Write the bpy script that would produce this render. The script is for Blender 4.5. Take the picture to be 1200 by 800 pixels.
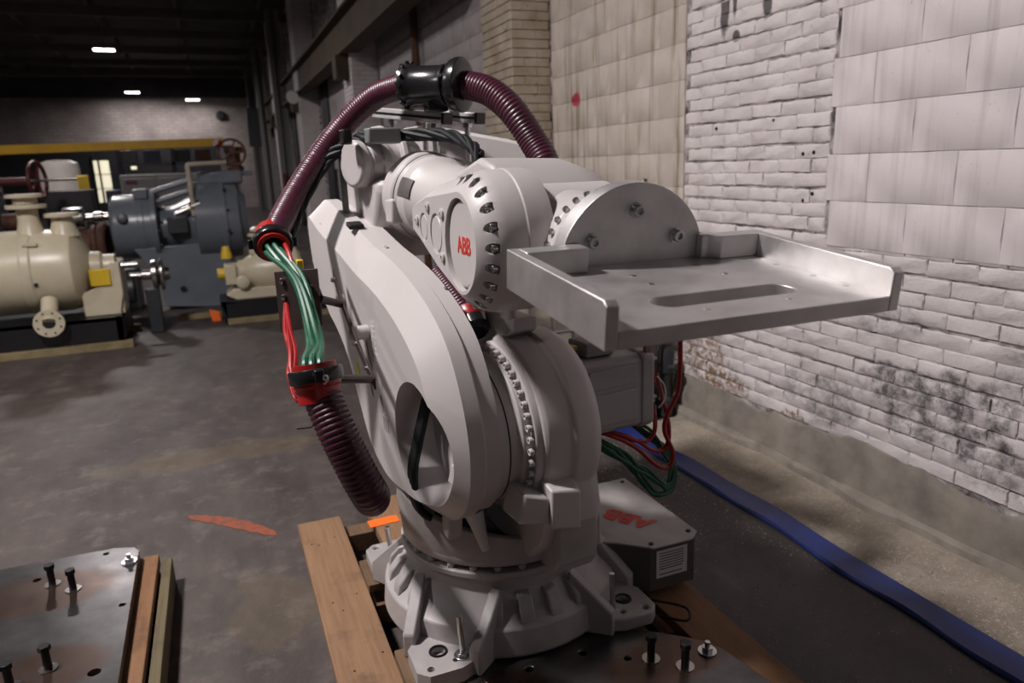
import bpy, bmesh, math, random
from mathutils import Vector, Matrix
random.seed(7)
PI = math.pi
for o in list(bpy.data.objects): bpy.data.objects.remove(o)
SC = bpy.context.scene
COL = SC.collection

# ------------------------------------------------------------------ camera
CAM_RIGHT = Vector((0.926, -0.377, -0.035))
CAM_FWD = Vector((0.359, 0.903, -0.237)).normalized()
CAM_RIGHT = (CAM_RIGHT - CAM_FWD*CAM_RIGHT.dot(CAM_FWD)).normalized()
CAM_UP = CAM_RIGHT.cross(CAM_FWD)
cam_d = bpy.data.cameras.new('camera'); cam_o = bpy.data.objects.new('camera', cam_d); COL.objects.link(cam_o)
m = Matrix((CAM_RIGHT, CAM_UP, -CAM_FWD)).transposed().to_4x4(); m.translation = (0, 0, 1.57)
cam_o.matrix_world = m
cam_d.sensor_width = 36; cam_d.lens = 850*36/1200; cam_d.sensor_fit = 'HORIZONTAL'
cam_d.clip_start = 0.05; cam_d.clip_end = 200
cam_d.dof.use_dof = True; cam_d.dof.focus_distance = 1.85; cam_d.dof.aperture_fstop = 3.2
SC.camera = cam_o
# ------------------------------------------------------------------ world, exposure
w = bpy.data.worlds.new('world'); SC.world = w; w.use_nodes = True
w.node_tree.nodes['Background'].inputs[0].default_value = (0.55, 0.55, 0.62, 1)
w.node_tree.nodes['Background'].inputs[1].default_value = 0.006
SC.view_settings.view_transform = 'Standard'; SC.view_settings.look = 'None'
SC.view_settings.gamma = 1; SC.view_settings.use_curve_mapping = False
SC.view_settings.exposure = -0.12
LAMP_COL = (1.0, 0.93, 0.92)
LAMPS = [(-2.0, 2.6, 5.2, 430), (-2.2, 13.6, 5.2, 190), (-2.37, 25.1, 5.2, 200), (-2.6, 36.2, 5.12, 90), (-0.27, 36.6, 4.85, 45),
         (-2.0, -8.8, 5.2, 60), (-6.5, 4.4, 5.2, 170), (-8.0, 17.0, 5.2, 130)]  # side aisle lamp is unseen, added to fill the robot's left faces
for i, (lx, ly, lz, pw) in enumerate(LAMPS):
    ld = bpy.data.lights.new('high_bay_light', 'AREA'); ld.shape = 'RECTANGLE'; ld.size = 0.55; ld.size_y = 0.32
    ld.energy = pw; ld.color = LAMP_COL; ld.spread = math.radians(175)
    lo = bpy.data.objects.new('high_bay_light', ld); COL.objects.link(lo); lo.location = (lx, ly, lz-0.03)

# ------------------------------------------------------------------ materials
MATS = {}
def new_mat(name):
    mt = bpy.data.materials.new(name); mt.use_nodes = True; MATS[name] = mt
    nt = mt.node_tree; return mt, nt, nt.nodes['Principled BSDF']
def N(nt, kind, **kw):
    n = nt.nodes.new(kind)
    for k, v in kw.items():
        if k in n.inputs: n.inputs[k].default_value = v
        else: setattr(n, k, v)
    return n
def mixrgb(nt, fac, a, b):
    n = nt.nodes.new('ShaderNodeMix'); n.data_type = 'RGBA'
    def put(i, v):
        if hasattr(v, 'is_output'): nt.links.new(v, n.inputs[i])
        else: n.inputs[i].default_value = (v if i == 0 else tuple(v)+(1,))
    put(0, fac); put(6, a); put(7, b)
    return n.outputs[2]
def coords(nt, scale=(1, 1, 1), kind='Position'):
    if kind == 'Position': s = nt.nodes.new('ShaderNodeNewGeometry').outputs['Position']
    else: s = nt.nodes.new('ShaderNodeTexCoord').outputs[kind]
    mp = nt.nodes.new('ShaderNodeMapping'); mp.inputs['Scale'].default_value = scale
    nt.links.new(s, mp.inputs[0]); return mp.outputs[0]
def noise(nt, vec, scale, detail=4, rough=0.55, lo=None, hi=None):
    n = N(nt, 'ShaderNodeTexNoise', Scale=scale, Detail=detail, Roughness=rough); nt.links.new(vec, n.inputs['Vector'])
    out = n.outputs['Fac']
    if lo is not None:
        r = nt.nodes.new('ShaderNodeMapRange'); r.inputs[1].default_value = lo; r.inputs[2].default_value = hi
        nt.links.new(out, r.inputs[0]); out = r.outputs[0]
    return out
def bump(nt, bs, height, strength=0.3, dist=0.01):
    b = N(nt, 'ShaderNodeBump', Strength=strength, Distance=dist); nt.links.new(height, b.inputs['Height'])
    nt.links.new(b.outputs[0], bs.inputs['Normal'])
def mathn(nt, op, a, b=None):
    n = nt.nodes.new('ShaderNodeMath'); n.operation = op
    for i, v in enumerate((a, b)):
        if v is None: continue
        if hasattr(v, 'is_output'): nt.links.new(v, n.inputs[i])
        else: n.inputs[i].default_value = v
    return n.outputs[0]
def blob(nt, c, r, wob=0.5, wscale=6):
    """a stain with its own outline: 1 inside, fading at a wobbly edge"""
    g = nt.nodes.new('ShaderNodeNewGeometry').outputs['Position']
    mp = nt.nodes.new('ShaderNodeMapping'); mp.vector_type = 'POINT'
    mp.inputs['Location'].default_value = [-c[i]/r[i] for i in range(3)]; mp.inputs['Scale'].default_value = [1/r[i] for i in range(3)]
    nt.links.new(g, mp.inputs[0])
    ln = nt.nodes.new('ShaderNodeVectorMath'); ln.operation = 'LENGTH'; nt.links.new(mp.outputs[0], ln.inputs[0])
    nz = noise(nt, g, wscale, 5)
    d = mathn(nt, 'ADD', ln.outputs['Value'], mathn(nt, 'MULTIPLY', mathn(nt, 'SUBTRACT', nz, 0.5), wob*2))
    r2 = nt.nodes.new('ShaderNodeMapRange'); r2.inputs[1].default_value = 1.1; r2.inputs[2].default_value = 0.8
    nt.links.new(d, r2.inputs[0]); return r2.outputs[0]

def simple(name, col, rough=0.5, metal=0.0, var=0.12, vscale=8, bmp=0.0, bscale=60, coat=0.0, spec=0.5, kind='Position', vcol=None):
    mt, nt, bs = new_mat(name)
    bs.inputs['Roughness'].default_value = rough; bs.inputs['Metallic'].default_value = metal
    bs.inputs['Coat Weight'].default_value = coat; bs.inputs['Specular IOR Level'].default_value = spec
    v = coords(nt, kind=kind)
    dark = vcol if vcol else tuple(c*(1-var*2) for c in col)
    c = mixrgb(nt, noise(nt, v, vscale, 5, 0.6, 0.35, 0.75), col, dark)
    nt.links.new(c, bs.inputs['Base Color'])
    if bmp: bump(nt, bs, noise(nt, v, bscale, 3), bmp, 0.002)
    return mt

simple('robot_paint', (0.49, 0.462, 0.455), 0.42, 0, 0.045, 3.0, 0.05, 180)
simple('robot_paint_dirty', (0.40, 0.375, 0.37), 0.42, 0, 0.14, 7.0, 0.05, 160)
simple('motor_paint', (0.34, 0.325, 0.325), 0.45, 0, 0.06, 5)
simple('logo_red', (0.55, 0.03, 0.02), 0.5, 0, 0.03)
simple('rubber', (0.012, 0.012, 0.013), 0.42, 0, 0.1)
simple('black_plastic', (0.014, 0.014, 0.016), 0.22, 0, 0.1)
simple('black_cable', (0.008, 0.009, 0.011), 0.55, 0, 0.1, spec=0.25)
simple('maroon_hose', (0.068, 0.013, 0.030), 0.36, 0, 0.15, 12)
simple('red_plastic', (0.36, 0.012, 0.012), 0.35, 0, 0.08)
simple('red_cable', (0.32, 0.010, 0.012), 0.33, 0, 0.08)
simple('green_cable', (0.006, 0.085, 0.042), 0.42, 0, 0.1)
simple('zinc', (0.62, 0.62, 0.62), 0.28, 1.0, 0.08, 40)
simple('steel_rail', (0.55, 0.54, 0.53), 0.45, 0.35, 0.08, 14)
simple('brown_plate', (0.07, 0.05, 0.047), 0.5, 0.6, 0.2, 10)
simple('black_bolt', (0.018, 0.017, 0.017), 0.42, 0.5, 0.1, 40)
simple('dark_hole', (0.008, 0.008, 0.008), 0.9, 0, 0)
simple('box_side', (0.09, 0.08, 0.078), 0.5, 0, 0.08)
simple('box_lid', (0.40, 0.38, 0.37), 0.5, 0, 0.18, 6)
simple('label_white', (0.62, 0.6, 0.6), 0.6, 0, 0.02)
simple('print_black', (0.02, 0.02, 0.02), 0.7, 0, 0)
simple('print_white', (0.75, 0.74, 0.74), 0.6, 0, 0)
simple('grey_clip', (0.16, 0.175, 0.17), 0.4, 0, 0.05)
simple('yellow', (0.62, 0.42, 0.02), 0.45, 0, 0.1, 6)
simple('lime', (0.5, 0.52, 0.08), 0.5, 0, 0.05)
simple('orange_tag', (0.95, 0.17, 0.02), 0.5, 0, 0.04)
simple('cream_paint', (0.55, 0.49, 0.36), 0.33, 0, 0.07, 5)
simple('grey_machine', (0.14, 0.158, 0.185), 0.28, 0, 0.1, 4)
simple('dark_machine', (0.035, 0.037, 0.042), 0.4, 0, 0.15)
simple('black_skid', (0.010, 0.010, 0.011), 0.35, 0, 0.1)
simple('bright_steel', (0.5, 0.48, 0.46), 0.25, 1.0, 0.15, 12)
simple('rusty_iron', (0.12, 0.055, 0.035), 0.75, 0.2, 0.25, 10)
simple('red_valve', (0.13, 0.02, 0.022), 0.5, 0, 0.15)
simple('timber_grey', (0.24, 0.19, 0.10), 0.8, 0, 0.2, 8)
simple('tank_white', (0.5, 0.46, 0.43), 0.4, 0, 0.08)
simple('pipe_cream', (0.42, 0.36, 0.29), 0.55, 0, 0.15)
simple('navy', (0.015, 0.016, 0.045), 0.5, 0, 0.1)
simple('cabinet_grey', (0.22, 0.21, 0.21), 0.5, 0, 0.06)
simple('roof_dark', (0.075, 0.07, 0.072), 0.8, 0, 0.2, 1.5)
simple('roof_steel', (0.13, 0.12, 0.118), 0.7, 0, 0.2, 2)
simple('runway_steel', (0.05, 0.04, 0.032), 0.75, 0, 0.3, 2, vcol=(0.11, 0.065, 0.03))
simple('crane_yellow', (0.60, 0.34, 0.012), 0.5, 0, 0.12, 3)
simple('tote_plastic', (0.62, 0.58, 0.49), 0.45, 0, 0.06, 2)
simple('tote_cage', (0.36, 0.36, 0.37), 0.35, 0.9, 0.08, 8)
simple('dark_door', (0.02, 0.021, 0.026), 0.6, 0, 0.2, 2)
simple('concrete_trim', (0.30, 0.268, 0.23), 0.85, 0, 0.25, 7, 0.7, 30)
simple('blue_hose', (0.018, 0.036, 0.19), 0.36, 0, 0.14, 9, 0.06, 60)
simple('dark_tarp', (0.02, 0.02, 0.022), 0.6, 0, 0.1)

def emis(name, col, st):
    mt, nt, bs = new_mat(name)
    bs.inputs['Base Color'].default_value = tuple(col)+(1,); bs.inputs['Emission Color'].default_value = tuple(col)+(1,)
    bs.inputs['Emission Strength'].default_value = st
emis('lamp_diffuser', (1, 0.96, 0.95), 14.0)
emis('lit_pane', (1.0, 0.92, 0.68), 0.75)

def mk_alu():
    for nm, rg, sc in (('aluminium', 0.40, (3, 90, 90)), ('aluminium_disc', 0.38, (60, 6, 60))):
        mt, nt, bs = new_mat(nm)
        bs.inputs['Metallic'].default_value = 0.92; bs.inputs['Roughness'].default_value = rg
        v = coords(nt, sc); v1 = coords(nt)
        c = mixrgb(nt, noise(nt, v1, 9, 5, 0.6, 0.4, 0.75), (0.70, 0.685, 0.68), (0.52, 0.50, 0.495))
        nt.links.new(c, bs.inputs['Base Color'])
        r = nt.nodes.new('ShaderNodeMapRange'); r.inputs[3].default_value = rg-0.06; r.inputs[4].default_value = rg+0.18
        nt.links.new(noise(nt, v1, 14, 5), r.inputs[0]); nt.links.new(r.outputs[0], bs.inputs['Roughness'])
        bump(nt, bs, noise(nt, v, 6, 3), 0.05, 0.001)
mk_alu()

def mk_plate():
    # dark steel plate with rust patches around its bolts
    for nm, spots in (('steel_plate', [((1.045, 1.525, 0.2), (0.20, 0.10, 1)), ((0.60, 1.60, 0.2), (0.10, 0.09, 1))]),
                      ('steel_plate_far', [((-0.72, 2.72, 0.2), (0.24, 0.14, 1)), ((-0.62, 2.24, 0.2), (0.17, 0.12, 1))])):
        mt, nt, bs = new_mat(nm)
        bs.inputs['Metallic'].default_value = 0.9
        v = coords(nt)
        c = mixrgb(nt, noise(nt, v, 7, 6, 0.65, 0.35, 0.7), (0.15, 0.143, 0.145), (0.08, 0.075, 0.077))
        for ctr, rr in spots:
            bl = blob(nt, ctr, rr, 0.10, 9)
            c = mixrgb(nt, mathn(nt, 'MULTIPLY', bl, 0.7), c, (0.12, 0.066, 0.045))
        nt.links.new(c, bs.inputs['Base Color'])
        r = nt.nodes.new('ShaderNodeMapRange'); r.inputs[3].default_value = 0.22; r.inputs[4].default_value = 0.42
        nt.links.new(noise(nt, v, 11, 5), r.inputs[0]); nt.links.new(r.outputs[0], bs.inputs['Roughness'])
mk_plate()

def mk_wood(name, a, b):
    mt, nt, bs = new_mat(name)
    bs.inputs['Roughness'].default_value = 0.75
    v = coords(nt, (30, 1.6, 30), 'Object'); v1 = coords(nt)
    g = noise(nt, v, 2.0, 6, 0.6, 0.3, 0.7)
    c = mixrgb(nt, g, a, b)
    c = mixrgb(nt, noise(nt, v1, 6, 5, 0.6, 0.55, 0.8), c, tuple(x*0.45 for x in b))
    nt.links.new(c, bs.inputs['Base Color']); bump(nt, bs, g, 0.15, 0.003)
mk_wood('pallet_wood', (0.26, 0.15, 0.08), (0.18, 0.098, 0.05))
mk_wood('pallet_wood_orange', (0.22, 0.11, 0.05), (0.15, 0.07, 0.03))
mk_wood('pallet_wood_dark', (0.16, 0.095, 0.05), (0.10, 0.06, 0.03))
mk_wood('timber_green', (0.13, 0.105, 0.05), (0.085, 0.066, 0.034))

def mk_brick():
    # white painted brick, worn, with soot near the floor
    mt, nt, bs = new_mat('painted_brick')
    v = coords(nt)
    rnd = nt.nodes.new('ShaderNodeObjectInfo').outputs['Random']
    c = mixrgb(nt, noise(nt, v, 5, 6, 0.6, 0.4, 0.72), (0.74, 0.69, 0.69), (0.60, 0.55, 0.545))
    c = mixrgb(nt, mathn(nt, 'MULTIPLY', rnd, 0.22), c, (0.48, 0.43, 0.41))
    c = mixrgb(nt, noise(nt, v, 26, 5, 0.7, 0.66, 0.74), c, (0.16, 0.14, 0.13))          # chips
    # soot patches (own shape)
    for ctr, rr, k in (((2.6, 1.95, 0.55), (0.3, 0.34, 0.16), 0.85), ((2.6, 2.55, 0.42), (0.3, 0.25, 0.12), 0.55), ((2.6, 1.60, 0.38), (0.3, 0.25, 0.10), 0.6),
                       ((2.6, 1.55, 0.75), (0.3, 0.2, 0.12), 0.5), ((2.6, 2.2, 0.85), (0.3, 0.18, 0.08), 0.4)):
        bl = mathn(nt, 'MULTIPLY', blob(nt, ctr, rr, 0.9, 7), noise(nt, v, 11, 8, 0.75, 0.42, 0.60))
        c = mixrgb(nt, mathn(nt, 'MULTIPLY', bl, k), c, (0.035, 0.033, 0.034))
    for ctr, rr in (((2.6, 3.36, 2.33), (0.3, 0.035, 0.16)), ((2.6, 3.28, 2.40), (0.3, 0.02, 0.14)), ((2.6, 3.04, 2.30), (0.3, 0.032, 0.09)), ((2.6, 3.26, 2.17), (0.3, 0.03, 0.03))):
        c = mixrgb(nt, mathn(nt, 'MULTIPLY', blob(nt, ctr, rr, 0.35, 16), 0.9), c, (0.05, 0.045, 0.045))
    # rust / bare brick spots low on the wall
    for ctr, rr in (((2.6, 3.45, 0.42), (0.3, 0.22, 0.20)), ((2.6, 2.72, 0.26), (0.3, 0.09, 0.05)), ((2.6, 3.25, 0.30), (0.3, 0.18, 0.10))):
        bl = mathn(nt, 'MULTIPLY', blob(nt, ctr, rr, 0.8, 10), noise(nt, v, 30, 5, 0.7, 0.42, 0.6))
        c = mixrgb(nt, mathn(nt, 'MULTIPLY', bl, 0.9), c, (0.20, 0.10, 0.03))
    nt.links.new(c, bs.inputs['Base Color']); bs.inputs['Roughness'].default_value = 0.6
    bump(nt, bs, noise(nt, v, 38, 7, 0.7), 0.6, 0.009)
    # grimy joints behind the bricks
    mt, nt, bs = new_mat('mortar')
    v = coords(nt)
    c = mixrgb(nt, noise(nt, v, 9, 6, 0.65, 0.38, 0.62), (0.56, 0.51, 0.50), (0.07, 0.062, 0.06))
    nt.links.new(c, bs.inputs['Base Color']); bs.inputs['Roughness'].default_value = 0.9
    bump(nt, bs, noise(nt, v, 60, 4), 0.5, 0.006)
    # old yellowed brick of the pilasters
    mt, nt, bs = new_mat('stained_brick')
    v = coords(nt)
    c = mixrgb(nt, noise(nt, v, 4, 6, 0.6, 0.35, 0.7), (0.42, 0.36, 0.29), (0.26, 0.20, 0.13))
    c = mixrgb(nt, noise(nt, v, 18, 5, 0.7, 0.6, 0.72), c, (0.10, 0.075, 0.05))
    nt.links.new(c, bs.inputs['Base Color']); bs.inputs['Roughness'].default_value = 0.7
    bump(nt, bs, noise(nt, v, 40, 5), 0.35, 0.006)
mk_brick()

def mk_block():
    for nm, a, b, st, am in (('painted_block', (0.76, 0.70, 0.705), (0.67, 0.61, 0.615), (0.42, 0.37, 0.37), 0.5),
                             ('stained_block', (0.60, 0.54, 0.50), (0.46, 0.40, 0.33), (0.20, 0.155, 0.085), 0.9),
                             ('grey_block', (0.40, 0.37, 0.37), (0.34, 0.31, 0.31), (0.22, 0.19, 0.18), 0.5)):
        mt, nt, bs = new_mat(nm)
        v = coords(nt); vs = coords(nt, (1, 9, 0.55))
        c = mixrgb(nt, noise(nt, v, 3, 5, 0.6, 0.3, 0.75), a, b)
        c = mixrgb(nt, mathn(nt, 'MULTIPLY', noise(nt, vs, 2.2, 5, 0.6, 0.5, 0.72), am), c, st)
        c = mixrgb(nt, mathn(nt, 'MULTIPLY', noise(nt, v, 60, 4, 0.7, 0.66, 0.72), 0.5), c, (0.2, 0.17, 0.16))
        if nm == 'stained_block':
            c = mixrgb(nt, blob(nt, (2.6, 5.07, 2.02), (0.3, 0.075, 0.05), 0.25, 12), c, (0.42, 0.05, 0.08))
        nt.links.new(c, bs.inputs['Base Color']); bs.inputs['Roughness'].default_value = 0.62
        bump(nt, bs, noise(nt, v, 70, 5, 0.7), 0.2, 0.003)
mk_block()

def mk_floor():
    mt, nt, bs = new_mat('concrete_floor')
    v = coords(nt); vs = coords(nt, (1.0, 0.35, 1))
    c = mixrgb(nt, noise(nt, vs, 2.2, 10, 0.7, 0.36, 0.64), (0.080, 0.064, 0.058), (0.034, 0.027, 0.025))
    c = mixrgb(nt, mathn(nt, 'MULTIPLY', noise(nt, v, 5.5, 10, 0.75, 0.52, 0.72), 0.65), c, (0.160, 0.134, 0.122))
    c = mixrgb(nt, mathn(nt, 'MULTIPLY', noise(nt, v, 30, 5, 0.7, 0.62, 0.75), 0.35), c, (0.03, 0.026, 0.026))
    c = mixrgb(nt, mathn(nt, 'MULTIPLY', noise(nt, v, 90, 4, 0.75, 0.64, 0.72), 0.6), c, (0.30, 0.27, 0.25))
    # robot's shadow painted into the floor colour on its wall side
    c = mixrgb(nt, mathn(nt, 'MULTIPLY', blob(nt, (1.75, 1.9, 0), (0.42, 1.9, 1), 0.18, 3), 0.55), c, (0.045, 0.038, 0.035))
    # ochre smears
    c = mixrgb(nt, mathn(nt, 'MULTIPLY', blob(nt, (-0.15, 4.3, 0), (0.60, 0.16, 1), 1.0, 5), 0.14), c, (0.22, 0.16, 0.06))
    c = mixrgb(nt, mathn(nt, 'MULTIPLY', blob(nt, (0.05, 2.55, 0), (0.16, 0.24, 1), 1.0, 7), 0.10), c, (0.22, 0.16, 0.05))
    nt.links.new(c, bs.inputs['Base Color'])
    r = nt.nodes.new('ShaderNodeMapRange'); r.inputs[3].default_value = 0.38; r.inputs[4].default_value = 0.75
    nt.links.new(noise(nt, v, 2.5, 6), r.inputs[0]); nt.links.new(r.outputs[0], bs.inputs['Roughness'])
    bump(nt, bs, noise(nt, v, 55, 8, 0.7), 0.35, 0.004)
    mt, nt, bs = new_mat('sand')
    v = coords(nt)
    c = mixrgb(nt, noise(nt, v, 4, 7, 0.7, 0.35, 0.7), (0.40, 0.345, 0.275), (0.22, 0.185, 0.145))
    c = mixrgb(nt, noise(nt, v, 70, 4, 0.7, 0.56, 0.7), c, (0.55, 0.50, 0.43))
    nt.links.new(c, bs.inputs['Base Color']); bs.inputs['Roughness'].default_value = 0.95
    bump(nt, bs, noise(nt, v, 120, 4), 0.6, 0.006)
    simple('grit', (0.50, 0.46, 0.41), 0.9, 0, 0.15, 40)
    mt, nt, bs = new_mat('orange_paint')
    v = coords(nt)
    c = mixrgb(nt, noise(nt, v, 25, 6, 0.7, 0.45, 0.65), (0.25, 0.062, 0.028), (0.11, 0.052, 0.038))
    nt.links.new(c, bs.inputs['Base Color']); bs.inputs['Roughness'].default_value = 0.7
mk_floor()
def mk_farbrick():
    mt, nt, bs = new_mat('far_brick')
    t = nt.nodes.new('ShaderNodeNewGeometry').outputs['Position']
    mp = nt.nodes.new('ShaderNodeMapping'); mp.inputs['Rotation'].default_value = (math.radians(90), 0, 0); nt.links.new(t, mp.inputs[0])
    b = N(nt, 'ShaderNodeTexBrick', Scale=1.0)
    b.inputs['Color1'].default_value = (0.50, 0.44, 0.42, 1); b.inputs['Color2'].default_value = (0.42, 0.37, 0.35, 1); b.inputs['Mortar'].default_value = (0.28, 0.24, 0.23, 1)
    b.inputs['Brick Width'].default_value = 0.42; b.inputs['Row Height'].default_value = 0.14; b.inputs['Mortar Size'].default_value = 0.012
    nt.links.new(mp.outputs[0], b.inputs['Vector'])
    c = mixrgb(nt, noise(nt, coords(nt), 0.5, 5, 0.6, 0.4, 0.7), b.outputs[0], (0.22, 0.19, 0.18))
    nt.links.new(c, bs.inputs['Base Color']); bs.inputs['Roughness'].default_value = 0.8
mk_farbrick()
# ------------------------------------------------------------------ mesh helpers
def spline(pts, n=8, closed=False):
    P = [Vector(p) for p in pts]; out = []; L = len(P)
    rng = range(L) if closed else range(L-1)
    for i in rng:
        if closed: p0, p1, p2, p3 = P[(i-1) % L], P[i], P[(i+1) % L], P[(i+2) % L]
        else: p0, p1, p2, p3 = P[max(i-1, 0)], P[i], P[i+1], P[min(i+2, L-1)]
        for k in range(n):
            t = k/n
            out.append(0.5*((2*p1)+(p2-p0)*t+(2*p0-5*p1+4*p2-p3)*t*t+(3*p1-p0-3*p2+p3)*t**3))
    if not closed: out.append(P[-1].copy())
    return out
def basis(d):
    d = Vector(d).normalized(); a = Vector((0, 0, 1)) if abs(d.z) < 0.9 else Vector((1, 0, 0))
    x = a.cross(d).normalized(); return x, d.cross(x), d
class MB:
    def __init__(s, tf=None): s.v = []; s.f = []; s.tf = tf
    def add(s, vs, fs):
        o = len(s.v)
        s.v += [Vector(s.tf(*p)) if s.tf else Vector(p) for p in vs]
        s.f += [tuple(i+o for i in f) for f in fs]; return s
    def box(s, c, d, rz=0, taper=1.0):
        vs = []
        for z in (-1, 1):
            t = taper if z > 0 else 1.0
            for x, y in ((-1, -1), (1, -1), (1, 1), (-1, 1)):
                px, py = x*d[0]/2*t, y*d[1]/2*t
                vs.append((c[0]+px*math.cos(rz)-py*math.sin(rz), c[1]+px*math.sin(rz)+py*math.cos(rz), c[2]+z*d[2]/2))
        return s.add(vs, [(3, 2, 1, 0), (4, 5, 6, 7), (0, 1, 5, 4), (1, 2, 6, 5), (2, 3, 7, 6), (3, 0, 4, 7)])
    def bx(s, x0, x1, y0, y1, z0, z1): return s.box(((x0+x1)/2, (y0+y1)/2, (z0+z1)/2), (x1-x0, y1-y0, z1-z0))
    def prism(s, poly, axis, a, b):
        """poly: 2D outline in the plane across the axis (x: (y,z), y: (x,z), z: (x,y))"""
        n = len(poly); vs = []
        for t in (a, b):
            for p in poly:
                vs.append({'x': (t, p[0], p[1]), 'y': (p[0], t, p[1]), 'z': (p[0], p[1], t)}[axis])
        fs = [tuple(range(n-1, -1, -1)), tuple(range(n, 2*n))]+[(i, (i+1) % n, (i+1) % n+n, i+n) for i in range(n)]
        return s.add(vs, fs)
    def loft(s, loops, cap0=True, cap1=True):
        n = len(loops[0]); vs = [p for l in loops for p in l]; fs = []
        for k in range(len(loops)-1):
            for i in range(n): fs.append((k*n+i, k*n+(i+1) % n, (k+1)*n+(i+1) % n, (k+1)*n+i))
        if cap0: fs.append(tuple(range(n-1, -1, -1)))
        if cap1: fs.append(tuple(range((len(loops)-1)*n, len(loops)*n)))
        return s.add(vs, fs)
    def lathe(s, prof, o, d, seg=32, a0=0, a1=2*PI, cap=True, ref=None):
        """prof: list of (radius, height along d)"""
        x, y, d = basis(d); o = Vector(o); full = abs(a1-a0-2*PI) < 1e-6
        if ref is not None: x = Vector(ref).normalized(); y = d.cross(x)
        m_ = seg if full else seg+1; loops = []
        for r, h in prof:
            loops.append([o+d*h+(x*math.cos(a0+(a1-a0)*i/seg)+y*math.sin(a0+(a1-a0)*i/seg))*max(r, 1e-5) for i in range(m_)])
        if full: return s.loft(loops, cap, cap)
        vs = [p for l in loops for p in l]; fs = []
        for k in range(len(loops)-1):
            for i in range(m_-1): fs.append((k*m_+i, k*m_+i+1, (k+1)*m_+i+1, (k+1)*m_+i))
        return s.add(vs, fs)
    def cyl(s, a, b, r, seg=20, r2=None):
        a = Vector(a); b = Vector(b); return s.lathe([(r, 0), (r if r2 is None else r2, (b-a).length)], a, b-a, seg)
    def tube(s, path, r, seg=10, cap=True):
        P = [Vector(p) for p in path]; n = len(P); T = []
        for i in range(n):
            T.append((P[min(i+1, n-1)]-P[max(i-1, 0)]).normalized())
        x, y, _ = basis(T[0]); loops = []
        for i in range(n):
            x = (x-T[i]*x.dot(T[i])).normalized(); y = T[i].cross(x)
            rr = r[i] if isinstance(r, (list, tuple)) else r
            loops.append([P[i]+(x*math.cos(2*PI*k/seg)+y*math.sin(2*PI*k/seg))*rr for k in range(seg)])
        return s.loft(loops, cap, cap)
    def ring(s, c, d, R, r, seg=28, rs=8):
        x, y, d = basis(d); c = Vector(c); pts = [c+(x*math.cos(2*PI*i/seg)+y*math.sin(2*PI*i/seg))*R for i in range(seg)]
        loops = []
        for i in range(seg):
            e = (pts[i]-c).normalized()
            loops.append([pts[i]+(e*math.cos(2*PI*k/rs)+d*math.sin(2*PI*k/rs))*r for k in range(rs)])
        loops.append(loops[0]); return s.loft(loops, False, False)
    def hexhead(s, c, d, r, h, a=0):
        x, y, d = basis(d); c = Vector(c)
        l = [[c+d*t*h+(x*math.cos(a+PI/3*i)+y*math.sin(a+PI/3*i))*r for i in range(6)] for t in (0, 1)]
        return s.loft(l)
    def build(s, name, mat, parent=None, bevel=0, seg=2, smooth=35, weld=True):
        me = bpy.data.meshes.new(name)
        bm = bmesh.new(); bv = [bm.verts.new(p) for p in s.v]
        for f in s.f:
            try: bm.faces.new([bv[i] for i in f])
            except ValueError: pass
        if weld: bmesh.ops.remove_doubles(bm, verts=bm.verts, dist=1e-5)
        bmesh.ops.recalc_face_normals(bm, faces=bm.faces)
        bm.to_mesh(me); bm.free()
        return finish(name, me, mat, parent, bevel, seg, smooth)
def finish(name, me, mat, parent=None, bevel=0, seg=2, smooth=35):
    if isinstance(mat, str): mat = MATS[mat]
    me.materials.append(mat)
    if smooth: me.shade_smooth(); me.set_sharp_from_angle(angle=math.radians(smooth))
    o = bpy.data.objects.new(name, me); COL.objects.link(o)
    if parent: setp(o, parent)
    if bevel:
        b = o.modifiers.new('bevel', 'BEVEL'); b.width = bevel; b.segments = seg; b.limit_method = 'ANGLE'; b.angle_limit = math.radians(32)
    return o
def setp(o, parent):
    """parent without moving (all parents here carry a plain offset only)"""
    o.parent = parent; o.matrix_parent_inverse = Matrix.Translation(-PLOC.get(parent.name, Vector((0, 0, 0))))
PLOC = {}
def thing(name, label, cat, loc=(0, 0, 0), group=None, kind=None):
    o = bpy.data.objects.new(name, None); COL.objects.link(o); o.location = loc; o.empty_display_size = 0.1
    PLOC[o.name] = Vector(loc)
    return tag(o, label, cat, group, kind)
def tag(o, label, cat=None, group=None, kind=None):
    o['label'] = label
    if cat: o['category'] = cat
    if group: o['group'] = group
    if kind: o['kind'] = kind
    return o
def cut(o, mb):
    """boolean-subtract a cutter and bake it"""
    c = mb.build('cutter', MATS['dark_hole'])
    md = o.modifiers.new('cut', 'BOOLEAN'); md.operation = 'DIFFERENCE'; md.object = c; md.solver = 'EXACT'
    bevs = [x for x in o.modifiers if x.type == 'BEVEL']
    for b in bevs: b.show_viewport = False
    bpy.context.view_layer.update()
    me = bpy.data.meshes.new_from_object(o.evaluated_get(bpy.context.evaluated_depsgraph_get()))
    o.modifiers.remove(md); old = o.data; o.data = me; me.name = o.name
    for b in bevs: b.show_viewport = True
    mtl = old.materials[0]; me.materials.clear(); me.materials.append(mtl)
    for p in me.polygons: p.material_index = 0
    me.shade_smooth(); me.set_sharp_from_angle(angle=math.radians(30))
    bpy.data.objects.remove(c)
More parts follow.
